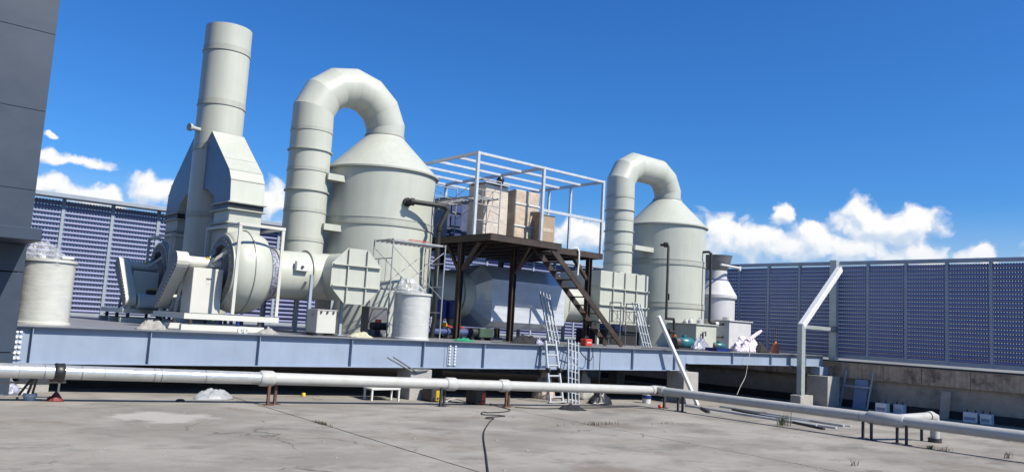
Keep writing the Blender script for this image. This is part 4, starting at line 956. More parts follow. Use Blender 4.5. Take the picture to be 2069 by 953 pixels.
# pumps behind the scaffold
def pump(name, label, c, m, axis='z', s=1.0, group=None):
    c = Vector(c); t = thing(name, label, 'pump', c, group)
    if axis == 'z':
        MB().lathe(c, [(0, 0.52 * s), (0.17 * s, 0.52 * s), (0.19 * s, 0.55 * s), (0.19 * s, 0.98 * s), (0.16 * s, 1.02 * s), (0, 1.04 * s)], 20).build('motor', m, t)
        MB().lathe(c, [(0.11 * s, 0.28 * s), (0.12 * s, 0.5 * s), (0.15 * s, 0.52 * s)], 16).build('lantern', 'grey_steel', t)
        MB().lathe(c, [(0, 0.0), (0.2 * s, 0.0), (0.2 * s, 0.05 * s), (0.15 * s, 0.08 * s), (0.15 * s, 0.28 * s), (0, 0.28 * s)], 20).build('pump_body', 'black_matt', t)
        MB().tube([c + Vector((-0.35 * s, 0, 0.14 * s)), c + Vector((0.35 * s, 0, 0.14 * s))], 0.09 * s, 14).build('pipe_stub', 'dark_iron', t)
        MB().tube([c + Vector((0.05, -0.16 * s, 0.36 * s)), c + Vector((0.05, -0.24 * s, 0.36 * s))], 0.07 * s, 10).build('valve', 'yellow', t)
        MB().bar(c + Vector((0.05, -0.22 * s, 0.36 * s)), c + Vector((0.34, -0.22 * s, 0.30 * s)), 0.04, 0.04).build('valve_handle', 'red_paint', t)
    else:
        MB().tube([c + Vector((-0.05, 0, 0.2 * s)), c + Vector((0.0, 0, 0.2 * s)), c + Vector((0.42 * s, -0.1, 0.2 * s)), c + Vector((0.50 * s, -0.12, 0.2 * s))], [0.12 * s, 0.17 * s, 0.17 * s, 0.12 * s], 20).build('motor', m, t)
        MB().lathe(c + Vector((-0.17 * s, 0, 0.2 * s)), [(0, -0.12 * s), (0.15 * s, -0.12 * s), (0.19 * s, 0), (0.15 * s, 0.12 * s), (0, 0.12 * s)], 20, 'x').build('volute', 'dark_iron', t)
        MB().box(c + Vector((-0.3 * s, -0.2 * s, 0)), c + Vector((0.45 * s, 0.12 * s, 0.05 * s))).build('base', 'dark_iron', t)
        MB().box(c + Vector((0.1 * s, -0.1, 0.36 * s)), c + Vector((0.26 * s, 0.03, 0.44 * s)), 0.01).build('terminal_box', m, t)
    return t
p = ony(886, 660, 19.5); pump('circulation_pump', 'upright blue pump with red lever beside the scaffold post', (p.x, 19.5, ZD), 'blue_paint', 'z', 1.12, 'upright blue pumps')
p = ony(909, 660, 19.5); pump('circulation_pump', 'upright blue pump with red lever beside the rusty platform post', (p.x + 0.02, 19.5, ZD), 'blue_paint', 'z', 1.12, 'upright blue pumps')
p = ony(770, 655, 17.6); t = thing('valve_set', 'black valve with red cap at the foot of the wide tower', 'valve', (p.x, 17.75, ZD))
MB().tube([(p.x - 0.2, 17.75, ZD + 0.28), (p.x + 0.25, 17.75, ZD + 0.28)], 0.10, 14).build('valve_body', 'black_matt', t)
MB().tube([(p.x, 17.75, ZD), (p.x, 17.75, ZD + 0.3)], 0.07, 12).build('stem_pipe', 'black_matt', t)
MB().tube([(p.x, 17.75, ZD + 0.36), (p.x, 17.75, ZD + 0.45)], 0.08, 12).build('cap', 'red_paint', t)
p = ony(765, 640, 18.2); q = centre(MB().box((p.x - 0.3, 18.2, ZD), (p.x + 0.25, 18.6, ZD + 0.78), 0.01), 'steel_cabinet', 'grey_steel'); tag(q, 'grey steel cabinet behind the black valve at the wide tower', 'cabinet')

# black pipe from the tower top down
r0 = Vector((T1[0] + TR * math.cos(-1.62), T1[1] + TR * math.sin(-1.62), 0))
zA = ony(822, 407, 19.0).z
t = thing('black_pipe', 'black pipe leaving the wide tower and dropping beside the rusty platform', 'pipe', (13.3, 18.9, ZD))
P_ = [Vector((12.18, 19.12, zA)), Vector((12.16, 18.92, zA)), Vector((12.3, 18.86, zA)), Vector((13.22, 18.70, zA)), Vector((13.32, 18.68, zA - 0.10)), Vector((13.10, 18.70, zA - 0.62)), Vector((13.08, 18.72, zA - 0.75)), Vector((13.2, 18.8, ZD + 0.55)), Vector((13.2, 18.9, ZD))]
MB().tube(P_, 0.072, 14).build('pipe_run', 'black_matt', t)
for i, j in ((1, 0.11), (3, 0.095), (5, 0.095)):
    d_ = (P_[i + 1] - P_[i]).normalized(); MB().tube([P_[i] + d_ * 0.02, P_[i] + d_ * 0.12], j, 14).build('collar', 'black_matt', t)
MB().tube([Vector((12.18, 19.05, zA)), Vector((12.18, 19.13, zA))], 0.13, 16).build('flange', 'black_matt', t)
# second tower pipes
t = thing('black_pipe', 'thin black riser pipe with valves on the face of the tower by the plenum', 'pipe', (24.9, 19.0, ZD))
a = ony(1350, 494, 18.95); xk = a.x
pr = [Vector((xk, 19.30, a.z)), Vector((xk, 18.98, a.z)), Vector((xk, 18.93, a.z - 0.08)), Vector((xk + 0.03, 18.95, 2.28)), Vector((xk + 0.03, 18.95, 2.2)), Vector((xk + 0.42, 18.9, 2.2)), Vector((xk + 0.45, 18.9, 2.12)), Vector((xk + 0.45, 18.85, ZD + 0.2))]
MB().tube(pr, 0.05, 10).build('pipe_run', 'black_matt', t)
MB().tube([pr[1] + Vector((0, 0.02, 0)), pr[1] + Vector((0, 0.14, 0))], 0.10, 14).build('flange', 'black_matt', t)
MB().tube([(xk + 0.45, 18.87, 1.72), (xk - 0.02, 18.9, 1.72)], 0.045, 10).build('side_branch', 'black_matt', t)
MB().tube([(xk + 0.1, 18.88, 1.72), (xk + 0.25, 18.88, 1.72)], 0.09, 12).build('valve_body', 'black_matt', t)
MB().tube([(xk + 0.45, 18.86, 1.50), (xk + 0.45, 18.86, 1.62)], 0.08, 12).build('red_coupling', 'orange', t)
MB().tube([(xk + 0.12, 18.93, 2.9), (xk + 0.12, 18.93, 3.15)], 0.03, 8).build('gauge_stub', 'black_matt', t)
p2 = ony(1437, 510, 18.9); t = thing('black_pipe', 'thin black riser pipe between the tower and the white cooling tower', 'pipe', (p2.x, 18.9, ZD))
MB().tube([(p2.x - 0.2, 19.6, p2.z), (p2.x - 0.1, 18.95, p2.z + 0.02), (p2.x, 18.9, p2.z - 0.05), (p2.x, 18.9, 2.22), (p2.x + 0.12, 18.9, 2.15), (p2.x + 1.0, 18.9, 2.15), (p2.x + 1.05, 18.9, 2.1), (p2.x + 1.05, 18.9, 1.5)], 0.052, 10).build('pipe_run', 'black_matt', t)
MB().tube([(p2.x + 0.35, 18.88, 2.15), (p2.x + 0.55, 18.88, 2.15)], 0.075, 10).build('white_union', 'white_paint', t)
MB().tube([(p2.x + 0.2, 18.9, 1.62), (p2.x + 1.05, 18.9, 1.62)], 0.04, 10).build('lower_branch', 'black_matt', t)
MB().tube([(p2.x + 1.05, 18.88, 1.5), (p2.x + 1.05, 18.88, 1.65)], 0.08, 10).build('red_coupling', 'red_paint', t)

t = thing('header_pipe', 'dark blue header pipe lying along the deck in front of the blue pumps', 'pipe', (13.4, 18.9, ZD))
MB().tube([(12.75, 18.95, ZD + 0.2), (14.9, 18.95, ZD + 0.2)], 0.09, 14).build('pipe_run', 'panel_blue', t)
for x in (12.9, 13.75, 14.6):
    MB().tube([(x, 18.95, ZD + 0.2), (x + 0.05, 18.95, ZD + 0.2)], 0.13, 14).build('flange', 'panel_blue', t); MB().box((x, 18.85, ZD), (x + 0.05, 19.05, ZD + 0.1)).build('saddle', 'dark_iron', t)
for nm, lab, pts, m in (('deck_cable', 'black cable trailing along the deck edge past the control box', ((565, 669), (590, 672), (640, 675), (700, 676), (745, 679), (775, 681)), 'black_matt'), ('deck_cable', 'dark cable lying on the deck edge below the rusty platform', ((930, 686), (970, 689), (1010, 689), (1050, 692), (1090, 694), (1160, 697)), 'black_matt'), ('deck_cable', 'dark cable on the deck edge near the teal pump', ((1270, 701), (1310, 703), (1340, 702), (1380, 705), (1425, 706)), 'black_matt')):
    cord(nm, lab, [(lambda q: Vector((q.x, min(max(q.y, YB + 0.06), YB + 0.6), ZD + 0.014)))(onz(u, v, ZD)) for u, v in pts], 0.012, m)

# ------------------------------------------------------------------ dosing tanks, pumps, cooling tower at the right
def dosing(name, label, x0, x1, y0, y1, h, m='duct', plank=True):
    t = thing(name, label, 'tank', ((x0 + x1) / 2, (y0 + y1) / 2, ZD))
    MB().box((x0, y0, ZD), (x1, y1, ZD + h), 0.008).build('tank_body', m, t)
    MB().box((x0 - 0.06, y0 - 0.06, ZD + h), (x1 + 0.06, y1 + 0.06, ZD + h + 0.04), 0.006).build('lid', m, t)
    return t
d0, d1 = ony(1406, 690, 18.3).x, ony(1447, 690, 18.3).x
t = dosing('dosing_tank', 'low square grey tank with bottles on its lid beside the teal pump', d0, d1, 18.3, 19.75, 0.93)
for k, (dx, dy, r_, h_) in enumerate(((0.3, 0.5, 0.10, 0.2), (0.75, 0.4, 0.12, 0.24), (0.55, 0.9, 0.09, 0.16))):
    c_ = (d0 + dx, 18.3 + dy, ZD + 0.975)
    tag(centre(MB().lathe(c_, [(0, 0), (r_, 0), (r_, h_ * 0.6), (r_ * 0.4, h_ * 0.8), (r_ * 0.4, h_), (0, h_)], 16), 'plastic_bottle', 'white_paint' if k != 1 else 'alu'), ['small white plastic bottle standing alone on the dosing tank lid corner', 'squat metal bottle on the dosing tank lid', 'short white plastic bottle behind the metal one on the dosing tank lid'][k], 'bottle')
MB().tube([(d0 + 0.3, 18.24, 1.35), (d0 + 0.3, 18.22, 1.75), (d0 + 0.5, 18.22, 1.78), (d0 + 0.5, 18.22, 1.62)], 0.025, 8).build('level_pipe', 'black_matt', t)
e0, e1 = ony(1473, 680, 18.6).x, ony(1517, 680, 18.6).x
t = dosing('dosing_tank', 'tall pale square tank in front of the shaded louvre fence', e0, e1, 18.6, 19.9, ony(1495, 650, 18.6).z - ZD, 'wall_white')
MB().tube([((e0 + e1) / 2 - 0.2, 19.1, t.location.z + 1.22), ((e0 + e1) / 2 - 0.2, 19.1, t.location.z + 1.34)], 0.2, 20).build('hatch', 'cream', t)
p = ony(1370, 690, 17.6); pump('teal_pump', 'teal pump motor in front of the low dosing tank', (p.x + 0.1, 17.6, ZD), 'teal_paint', 'x', 1.15)
p = ony(1457, 690, 18.1); pump('teal_pump', 'small dark teal pump between the two dosing tanks', (p.x, 18.35, ZD), 'teal_paint', 'x', 0.8)
# cooling tower
CTX, CTY = 29.75, 20.75
t = thing('cooling_tower', 'white round cooling tower with a flared fan ring behind the green tower', 'cooling tower', (CTX, CTY, ZD))
MB().lathe((CTX, CTY, 0), [(0.82, ZD), (0.82, 3.35)], 40).build('body', 'wall_white', t)
MB().lathe((CTX, CTY, 0), [(0.86, 3.28), (0.90, 3.34), (0.90, 3.46), (0.84, 3.55)], 40).build('waist_band', 'wall_white', t)
MB().lathe((CTX, CTY, 0), [(0.84, 3.55), (0.56, 4.05), (0.47, 4.15), (0.45, 4.55)], 40).build('shoulder', 'wall_white', t)
b = MB(); band(b, (CTX, CTY, 4.12), 0.50, w=0.08, t=0.02); b.build('blue_band', 'fence_blue', t)
MB().lathe((CTX, CTY, 0), [(0.45, 4.55), (0.52, 4.72), (0.60, 4.95), (0.66, 5.2), (0.68, 5.22), (0.62, 5.22), (0.54, 4.9)], 40).build('fan_ring', 'grey_steel', t)
MB().tube([(CTX - 1.0, CTY - 0.9, 4.72), (CTX + 0.75, CTY - 0.7, 4.72)], 0.05, 10).build('cross_pipe', 'white_paint', t)
MB().tube([(CTX + 0.72, CTY - 0.70, 4.6), (CTX + 0.78, CTY - 0.69, 4.8)], 0.07, 10).build('pipe_end', 'alu', t)
# rags, tray, orange tool
p = ony(1515, 703, 17.2); lump('striped_sheet', 'heap of striped bed sheets near the end of the deck', 'sheet', (p.x, 17.3, ZD), 1.0, 0.5, 0.55, 'striped', 21, 0, 0.5, 26)
p = ony(1540, 706, 16.8); lump('dark_bag', 'dark bag with yellow trim leaning on the striped sheets', 'bag', (p.x, 16.85, ZD), 0.5, 0.22, 0.33, 'cloth_dark', 23)
MB_ = MB().tube([(p.x - 0.55, 17.1, ZD + 0.42), (p.x - 0.2, 17.1, ZD + 0.58), (p.x + 0.15, 17.1, ZD + 0.74), (p.x + 0.4, 17.1, ZD + 0.84)], [0.09, 0.075, 0.07, 0.05], 10)
tag(centre(MB_, 'rolled_sheet', 'striped'), 'rolled striped sheet sticking up out of the heap', 'sheet')
p = ony(1566, 705, 16.9); t = thing('orange_tool', 'orange handled tool standing at the end of the deck', 'tool', (p.x, 16.9, ZD))
MB().tube([(p.x, 16.9, ZD), (p.x, 16.9, ZD + 0.18), (p.x + 0.03, 16.9, ZD + 0.36), (p.x, 16.9, ZD + 0.46)], [0.16, 0.14, 0.10, 0.04], 12).build('tool_body', 'orange', t); MB().tube([(p.x, 16.9, ZD + 0.46), (p.x, 16.9, ZD + 1.05)], 0.025, 8).build('tool_shaft', 'dark_iron', t)
p = ony(1450, 704, 16.7); t = thing('blue_tray', 'shallow blue tray at the deck edge in front of the dosing tank', 'tray', (p.x, 16.7, ZD))
MB().box((p.x - 0.4, 16.45, ZD), (p.x + 0.4, 16.95, ZD + 0.02)).build('tray_bottom', 'blue_paint', t)
for a, b in (((p.x - 0.4, 16.45), (p.x + 0.4, 16.47)), ((p.x - 0.4, 16.93), (p.x + 0.4, 16.95)), ((p.x - 0.4, 16.47), (p.x - 0.38, 16.93)), ((p.x + 0.38, 16.47), (p.x + 0.4, 16.93))):
    MB().box((*a, ZD + 0.02), (*b, ZD + 0.12)).build('tray_side', 'blue_paint', t)
lump('crumpled_film', 'bluish crumpled plastic film lying above the blue tray', 'film', (p.x - 0.25, 17.3, ZD), 0.5, 0.25, 0.42, 'dark_film', 31, 0, 0.6)
# red tool box, stand, racks near the stair foot
p = ony(1188, 694, 16.7); t = thing('red_case', 'red tool case on the deck below the stair', 'case', (p.x, 16.75, ZD))
MB().box((p.x - 0.14, 16.65, ZD), (p.x + 0.15, 16.9, ZD + 0.22), 0.02).build('case_body', 'red_paint', t); MB().tube([(p.x - 0.07, 16.77, ZD + 0.22), (p.x - 0.05, 16.77, ZD + 0.28), (p.x + 0.06, 16.77, ZD + 0.28), (p.x + 0.08, 16.77, ZD + 0.22)], 0.012, 6).build('handle', 'dark_iron', t)
MB().box((p.x - 0.09, 16.644, ZD + 0.10), (p.x + 0.09, 16.649, ZD + 0.13)).build('label_strip', 'white_paint', t)
def rack(name, label, base, top, width, n, m, y0, rungs=8, cat='rack', group=None):
    """flat ladder like plank leaning from base to top: n rails and rungs"""
    base, top = Vector(base), Vector(top); d = top - base; side = Vector((1, 0, 0)); side = (side - d.normalized() * side.dot(d.normalized())).normalized()
    t = thing(name, label, cat, base, group)
    for k in range(n):
        s = side * (width * (k / (n - 1) - 0.5)); MB().bar(base + s, top + s, 0.03, 0.045, (0, 1, 0)).build('rail', m, t)
    for k in range(rungs):
        q = base.lerp(top, (k + 0.5) / rungs); MB().bar(q - side * (width / 2), q + side * (width / 2), 0.022, 0.022, (0, 1, 0)).build('rung', m, t)
    return t
a, b = ony(1308, 694, 18.2), ony(1290, 612, 18.9)
rack('catwalk_plank', 'galvanised catwalk plank leaning on the ribbed plenum', (a.x, 18.2, ZD), (b.x, 19.0, b.z), 0.42, 4, 'galv', 0, 5, 'plank', 'galvanised catwalk planks')
a, b = ony(1121, 678, 17.5), ony(1113, 592, 18.3)
rack('catwalk_plank', 'galvanised catwalk plank leaning on the film wrapped housing', (a.x, 17.5, ZD), (b.x, 18.6, b.z), 0.38, 4, 'galv', 0, 6, 'plank', 'galvanised catwalk planks')
a, b = ony(1256, 694, 17.9), ony(1246, 610, 18.3)
t = scaffold('folding_trestle', 'grey tubular trestle frame standing before the ribbed plenum', (a.x, 18.0), (1, 0, 0), 0.5, 0.85, 1.5, ZD, m='grey_steel', group=None)
# ------------------------------------------------------------------ things leaning on the beam from the roof
def lean(u0, v0, u1, v1, ytop=YB - 0.10, ybot=15.62):
    a = ony(u0, v0, ybot); b = ony(u1, v1, ytop); a.z = gz(a.x); return a, b
a, b = lean(1125, 808, 1112, 688)
ld = thing('ladder', 'folding aluminium ladder with black hinges leaning on the beam', 'ladder', a)
d = b - a; side = Vector((1, 0, 0))
for s_ in (-1, 1):
    w0, w1 = 0.24, 0.19
    MB().bar(a + side * s_ * w0, b + side * s_ * w1, 0.05, 0.07, (0, 1, 0), 0.004).build('stile', 'alu', ld)
    m_ = a.lerp(b, 0.52) + side * s_ * 0.215; MB().tube([m_ - Vector((0.04, 0.02, 0)), m_ + Vector((0.04, -0.02, 0))], 0.075, 14).build('hinge', 'black_matt', ld)
    MB().box(a + side * s_ * w0 - Vector((0.04, 0.05, 0.0)), a + side * s_ * w0 + Vector((0.04, 0.05, 0.05))).build('foot', 'black_matt', ld)
MB().bar(a - side * 0.33 + Vector((0, -0.02, 0.05)), a + side * 0.33 + Vector((0, -0.02, 0.05)), 0.07, 0.04).build('foot_bar', 'alu', ld)
for k in range(6):
    q = a.lerp(b, (k + 0.6) / 6.0); wdt = 0.24 - 0.05 * (k + 0.6) / 6; MB().tube([q - side * wdt, q + side * wdt], 0.024, 8).build('rung', 'alu', ld)
a, b = lean(1159, 806, 1158, 688)
rack('catwalk_plank', 'galvanised catwalk plank leaning on the beam next to the ladder', a, b, 0.40, 4, 'galv', 0, 9, 'plank', 'galvanised catwalk planks')
# leaning steel tube
a = Vector((21.6, 15.65, gz(21.6))); b = ony(1330, 638, YB - 0.06)
tag(centre(MB().bar(a, b, 0.105, 0.105, (0, 1, 0), 0.006), 'steel_tube', 'white_galv'), 'square white steel tube leaning on the deck edge beside the pier', 'tube')
# hanging cords
pts = [ony(u, v, 16.05) for u, v in ((1516, 708), (1511, 732), (1506, 760), (1496, 780), (1489, 797))]; pts[-1].z = max(pts[-1].z, gz(pts[-1].x) + 0.02)
cord('rope', 'pale rope hanging off the deck edge near the striped sheets', pts, 0.009, 'cream', 'cord')
pts = [ony(u, v, 16.1) for u, v in ((1213, 704), (1212, 730), (1211, 752))]; cord('hanging_cable', 'thin dark cable hanging down the beam beside the stair foot', [*pts, Vector((pts[2].x, 16.1, gz(pts[2].x) + 0.02))], 0.012, 'black_matt')
pts = [ony(u, v, 16.08) for u, v in ((1166, 698), (1176, 715), (1190, 728), (1197, 720), (1198, 702))]; cord('hanging_cable', 'looped dark cable draped over the beam next to the catwalk plank', pts, 0.014, 'black_matt')
for (u0, v0, u1, v1, nm) in ((783, 722, 832, 750, 'upper'), (795, 721, 842, 751, 'lower')):
    a_, b_ = ony(u0, v0, 15.9), ony(u1, v1, 16.0)
    tag(centre(MB().tube([a_, b_, Vector((b_.x + 0.35, 16.02, ZB0 - 0.03))], 0.018, 6), 'reinforcing_rod', 'grey_steel'), 'thin grey rod in front of the beam, %s of the pair over the pier' % nm, 'rod', 'rods on the pier')

# ------------------------------------------------------------------ strut at the right
p = ony(1613, 655, 16.0); xs_ = p.x; zs_ = p.z
q = ony(1680, 548, 16.0)
fb_ = thing('foundation_block', 'square concrete block under the slanted steel strut', 'block', (xs_ + 0.1, 16.0, gz(xs_)))
MB().box((xs_ - 0.42, 15.62, gz(xs_) - 0.03), (xs_ + 0.50, 16.25 - 0.2, ony(1613, 797, 15.9).z), 0.015).build('block', 'concrete_pier', fb_)
zb = ony(1613, 797, 15.9).z
t = thing('fence_strut', 'bent galvanised steel strut bracing the heavy fence post', 'strut', (xs_, 15.85, zb))
MB().box((xs_ - 0.13, 15.76, zb + 0.02), (xs_ + 0.13, 15.97, zs_), 0.008).build('upright', 'galv_strut', t)
MB().box((xs_ - 0.25, 15.68, zb), (xs_ + 0.25, 16.02, zb + 0.02)).build('base_plate', 'galv_strut', t)
for sx in (-0.2, 0.2): MB().tube([(xs_ + sx, 15.75, zb + 0.02), (xs_ + sx, 15.75, zb + 0.12)], 0.02, 8).build('anchor_bolt', 'dark_iron', t)
MB().bar((xs_ - 0.02, 15.86, zs_ - 0.06), (FX - 0.36, 16.0, 4.72), 0.22, 0.22, (0, 0, 1), 0.006).build('inclined_brace', 'white_galv', t)
MB().bar((xs_ + 0.13, 15.88, ony(1640, 661, 16).z), (FX - 0.42, 16.15, ony(1640, 661, 16).z), 0.12, 0.14).build('tie_bar', 'galv_strut', t)
MB().box((FX - 0.50, 16.02, ony(1640, 661, 16).z - 0.12), (FX - 0.425, 16.35, ony(1640, 661, 16).z + 0.12)).build('end_plate', 'grey_steel', t)

# ------------------------------------------------------------------ ground pipe
PY0, PXC = 14.75, 18.35
PR = 0.118
def pz(x): return gz(x) + 0.50
gp = thing('roof_pipe', 'long grey roof pipe on low rusty legs with couplings along both runs', 'pipe', (10, PY0, gz(10)))
def seg(a, b, m, r=PR, name='pipe_length'): return MB().tube([a, b], r, 24, caps=True).build(name, m, gp)
cpl = [ony(u, v, PY0).x for u, v in ((538, 755), (910, 768), (1018, 772))]
xs2 = [-6.0, 1.2, 2.35, 3.6] + [cpl[0]]
for i in range(len(xs2) - 1):
    seg((xs2[i], PY0, pz(xs2[i])), (xs2[i + 1] - 0.004, PY0, pz(xs2[i + 1])), 'pipe_silver')
joints = [cpl[0], cpl[1], cpl[2], PXC]
for i in range(3): seg((joints[i] + 0.004, PY0, pz(joints[i])), (joints[i + 1] - 0.004, PY0, pz(joints[i + 1])), 'pvc')
for i, x in enumerate(cpl):
    c = MB().tube([(x - 0.13, PY0, pz(x - 0.13)), (x - 0.10, PY0, pz(x - 0.1)), (x + 0.12, PY0, pz(x + 0.12)), (x + 0.17, PY0, pz(x + 0.17))], [PR + 0.012, PR + 0.032, PR + 0.032, PR + 0.006], 24); c.build('coupling', 'pvc', gp)
MB().tube([(PXC - 0.25, PY0, pz(PXC)), (PXC - 0.04, PY0, pz(PXC)), (PXC + 0.0, PY0 - 0.06, pz(PXC)), (PXC + 0.0, PY0 - 0.3, pz(PXC))], PR + 0.022, 24).build('corner_elbow', 'pvc', gp)
seg((PXC, PY0 - 0.28, pz(PXC)), (PXC, 8.75, pz(PXC)), 'pvc'); seg((PXC, 8.74, pz(PXC)), (PXC, -2.0, pz(PXC)), 'pvc')
yt = onx(1790, 842, PXC).y
MB().tube([(PXC, yt + 0.42, pz(PXC)), (PXC, yt + 0.38, pz(PXC)), (PXC, yt - 0.38, pz(PXC)), (PXC, yt - 0.42, pz(PXC))], [PR + 0.004, PR + 0.03, PR + 0.03, PR + 0.004], 24).build('tee', 'pvc', gp)
eb = ong(1889, 893)
ex_, ey_ = eb.x, eb.y
MB().tube([(PXC, yt - 0.05, pz(PXC)), (ex_ - 0.12, ey_ + 0.02, pz(PXC) + 0.06), (ex_ - 0.02, ey_, pz(PXC) + 0.03), (ex_, ey_, pz(PXC) - 0.08), (ex_, ey_, gz(ex_))], PR * 0.86, 20).build('branch_pipe', 'pvc', gp)
MB().tube([(ex_, ey_, gz(ex_)), (ex_, ey_, gz(ex_) + 0.1)], PR + 0.03, 20).build('floor_collar', 'dark_iron', gp)
MB().tube([(ex_ - 0.27, ey_ + 0.04, pz(PXC) + 0.055), (ex_ - 0.14, ey_ + 0.02, pz(PXC) + 0.06)], PR * 0.86 + 0.02, 20).build('branch_collar', 'pvc', gp)
bt = [ony(u, 740, PY0).x for u in (110, 131)]
MB().tube([(bt[0], PY0, pz(bt[0])), (bt[0] + 0.02, PY0, pz(bt[0])), (sum(bt) / 2, PY0, pz(bt[0])), (bt[1] - 0.01, PY0, pz(bt[1])), (bt[1], PY0, pz(bt[1]))], [PR + 0.012, PR + 0.03, PR + 0.022, PR + 0.032, PR + 0.014], 20).build('black_tape_wrap', 'black_plastic', gp)
for x in (2.7, 3.25, 4.4, 4.52, 5.3):
    MB().tube([(x, PY0, pz(x)), (x + 0.015, PY0, pz(x))], PR + 0.003, 24).build('tape_seam', 'grey_steel', gp)
def pleg(x, y, dirv, m, pair=True):
    dx, dy = dirv
    for s in ((-1, 1) if pair else (1,)):
        xx, yy = x + dx * s, y + dy * s
        MB().bar((xx, yy, gz(xx) + 0.012), (xx, yy, pz(x) - PR * 0.45), 0.05, 0.05, (0, 1, 0)).build('leg', m, gp)
        MB().box((xx - 0.09, yy - 0.09, gz(xx) - 0.004), (xx + 0.09, yy + 0.09, gz(xx) + 0.012)).build('foot_plate', m, gp)
for u, m in ((550, 'rusty_leg'), (895, 'dark_iron'), (1026, 'rusty_leg'), (1343, 'dark_iron')):
    x = ony(u, 790, PY0).x; pleg(x, PY0, (0.10, 0.07), m)
for u in (1368, 1385): pass
for yv in (onx(1375, 800, PXC).y, onx(1752, 870, PXC).y, onx(1822, 880, PXC).y, 4.5):
    pleg(PXC, yv, (0.07, 0.13), 'dark_iron')
MB().bar((20.1, onx(1862, 860, 20.1).y, gz(20.1)), (20.1, onx(1862, 860, 20.1).y, pz(20)), 0.05, 0.05, (0, 1, 0)).build('leg', 'dark_iron', gp)

# ------------------------------------------------------------------ clutter on the roof
def gpt(u, v): return ong(u, v)
p = gpt(430, 805); lump('plastic_sack', 'grey plastic sack lying under the deck edge', 'sack', (p.x, p.y, gz(p.x) - 0.005), 0.40, 0.27, 0.21, 'sack', 41, 0.3, 0.55, 24, 1.3)
def bucket(p, r, h, label, m='white_paint'):
    t = thing('bucket', label, 'bucket', p); p = Vector(p)
    MB().lathe(p, [(0, 0), (r * 0.86, 0), (r, h), (r * 0.93, h), (r * 0.82, 0.03), (0, 0.03)], 24).build('bucket_body', m, t)
    b = MB(); ring(b, p + Vector((0, 0, h - 0.03)), r * 0.98, w=0.03, t=0.012, seg=24); b.build('rim', m, t)
    return t
p = ong(1306, 814); t = bucket((p.x, p.y, gz(p.x)), 0.145, 0.34, 'white paint bucket standing near the pipe corner'); b = MB(); band(b, (p.x, p.y, gz(p.x) + 0.2), 0.137, w=0.10, t=0.006, seg=24); b.build('printed_band', 'blue_paint', t)
p = ong(1394, 812); bucket((p.x + 0.35, p.y + 0.2, gz(p.x)), 0.14, 0.34, 'white paint bucket beside the pier with the leaning tube')
p = ong(57, 806); bucket((p.x, p.y - 0.1, gz(p.x)), 0.10, 0.11, 'small white tub filled with cement under the left pipe leg')
p = ong(42, 795); bucket((p.x, p.y, gz(p.x)), 0.10, 0.16, 'small white tub behind the cement filled tub')
# angle legs cast into the tubs, holding the pipe
p = ong(57, 806)
t = thing('pipe_stand', 'thin angle iron pipe stand beside the white tubs', 'stand', (p.x, p.y, gz(p.x)))
for dx, dy in ((-0.05, -0.1), (0.03, -0.08), (-0.1, 0.25)):
    MB().bar((p.x + dx, p.y + dy, gz(p.x) + 0.05), (p.x + dx * 0.5, PY0 + 0.1, pz(p.x) - PR * 0.9), 0.03, 0.03).build('leg', 'dark_iron', t)
MB().bar((p.x - 0.6, p.y + 0.1, gz(p.x) + 0.27), (p.x + 0.55, p.y + 0.1, gz(p.x) + 0.27), 0.03, 0.03).build('cross_bar', 'dark_iron', t)
MB().bar((p.x + 0.45, p.y + 0.1, gz(p.x)), (p.x + 0.45, p.y + 0.1, gz(p.x) + 0.27), 0.03, 0.03).build('leg', 'grey_steel', t)
# angle grinder hanging under the tape
t = thing('power_tool', 'red and grey power tool lying on the pipe stand bar', 'tool', (p.x + 0.3, p.y + 0.1, gz(p.x) + 0.29))
MB().tube([(p.x + 0.12, p.y + 0.1, gz(p.x) + 0.40), (p.x + 0.18, p.y + 0.1, gz(p.x) + 0.39), (p.x + 0.34, p.y + 0.1, gz(p.x) + 0.36)], [0.06, 0.065, 0.055], 12).build('motor_housing', 'red_paint', t)
MB().tube([(p.x + 0.34, p.y + 0.1, gz(p.x) + 0.36), (p.x + 0.50, p.y + 0.1, gz(p.x) + 0.33), (p.x + 0.56, p.y + 0.1, gz(p.x) + 0.33)], [0.055, 0.05, 0.03], 12).build('gear_head', 'grey_steel', t)
q = ony(118, 768, PY0 + 0.2); lump('red_bag', 'dark red bag under the black taped pipe joint', 'bag', (q.x, PY0 + 0.3, gz(q.x) - 0.003), 0.14, 0.12, 0.13, 'red_dark', 44)
q = ong(10, 795); lump('plastic_bundle', 'bundle of dark plastic film at the foot of the grey building', 'bundle', (q.x - 0.05, q.y, gz(q.x) - 0.003), 0.28, 0.25, 0.33, 'dark_film', 46)
# little bench
a, b = ong(750, 804), ong(803, 802)
t = thing('low_stool', 'low white metal stool under the pipe beside the pier', 'stool', ((a.x + b.x) / 2, a.y - 0.2, gz(a.x)))
yb_ = 15.7; x0, x1 = ony(752, 790, yb_).x, ony(806, 790, yb_).x
zt_ = gz(x0) + 0.24
for x in (x0, x1):
    for y in (yb_, yb_ + 0.32): MB().bar((x, y, gz(x)), (x, y, zt_), 0.04, 0.04, (0, 1, 0)).build('leg', 'white_paint', t)
MB().box((x0 - 0.03, yb_ - 0.03, zt_), (x1 + 0.03, yb_ + 0.35, zt_ + 0.04), 0.006).build('seat', 'white_paint', t)
tag(centre(MB().box((x0 + 0.08, yb_ + 0.35, zt_ + 0.045), (x0 + 0.9, yb_ + 0.75, zt_ + 0.10), 0.01), 'white_board', 'white_paint'), 'flat white board resting across the low stool', 'board')
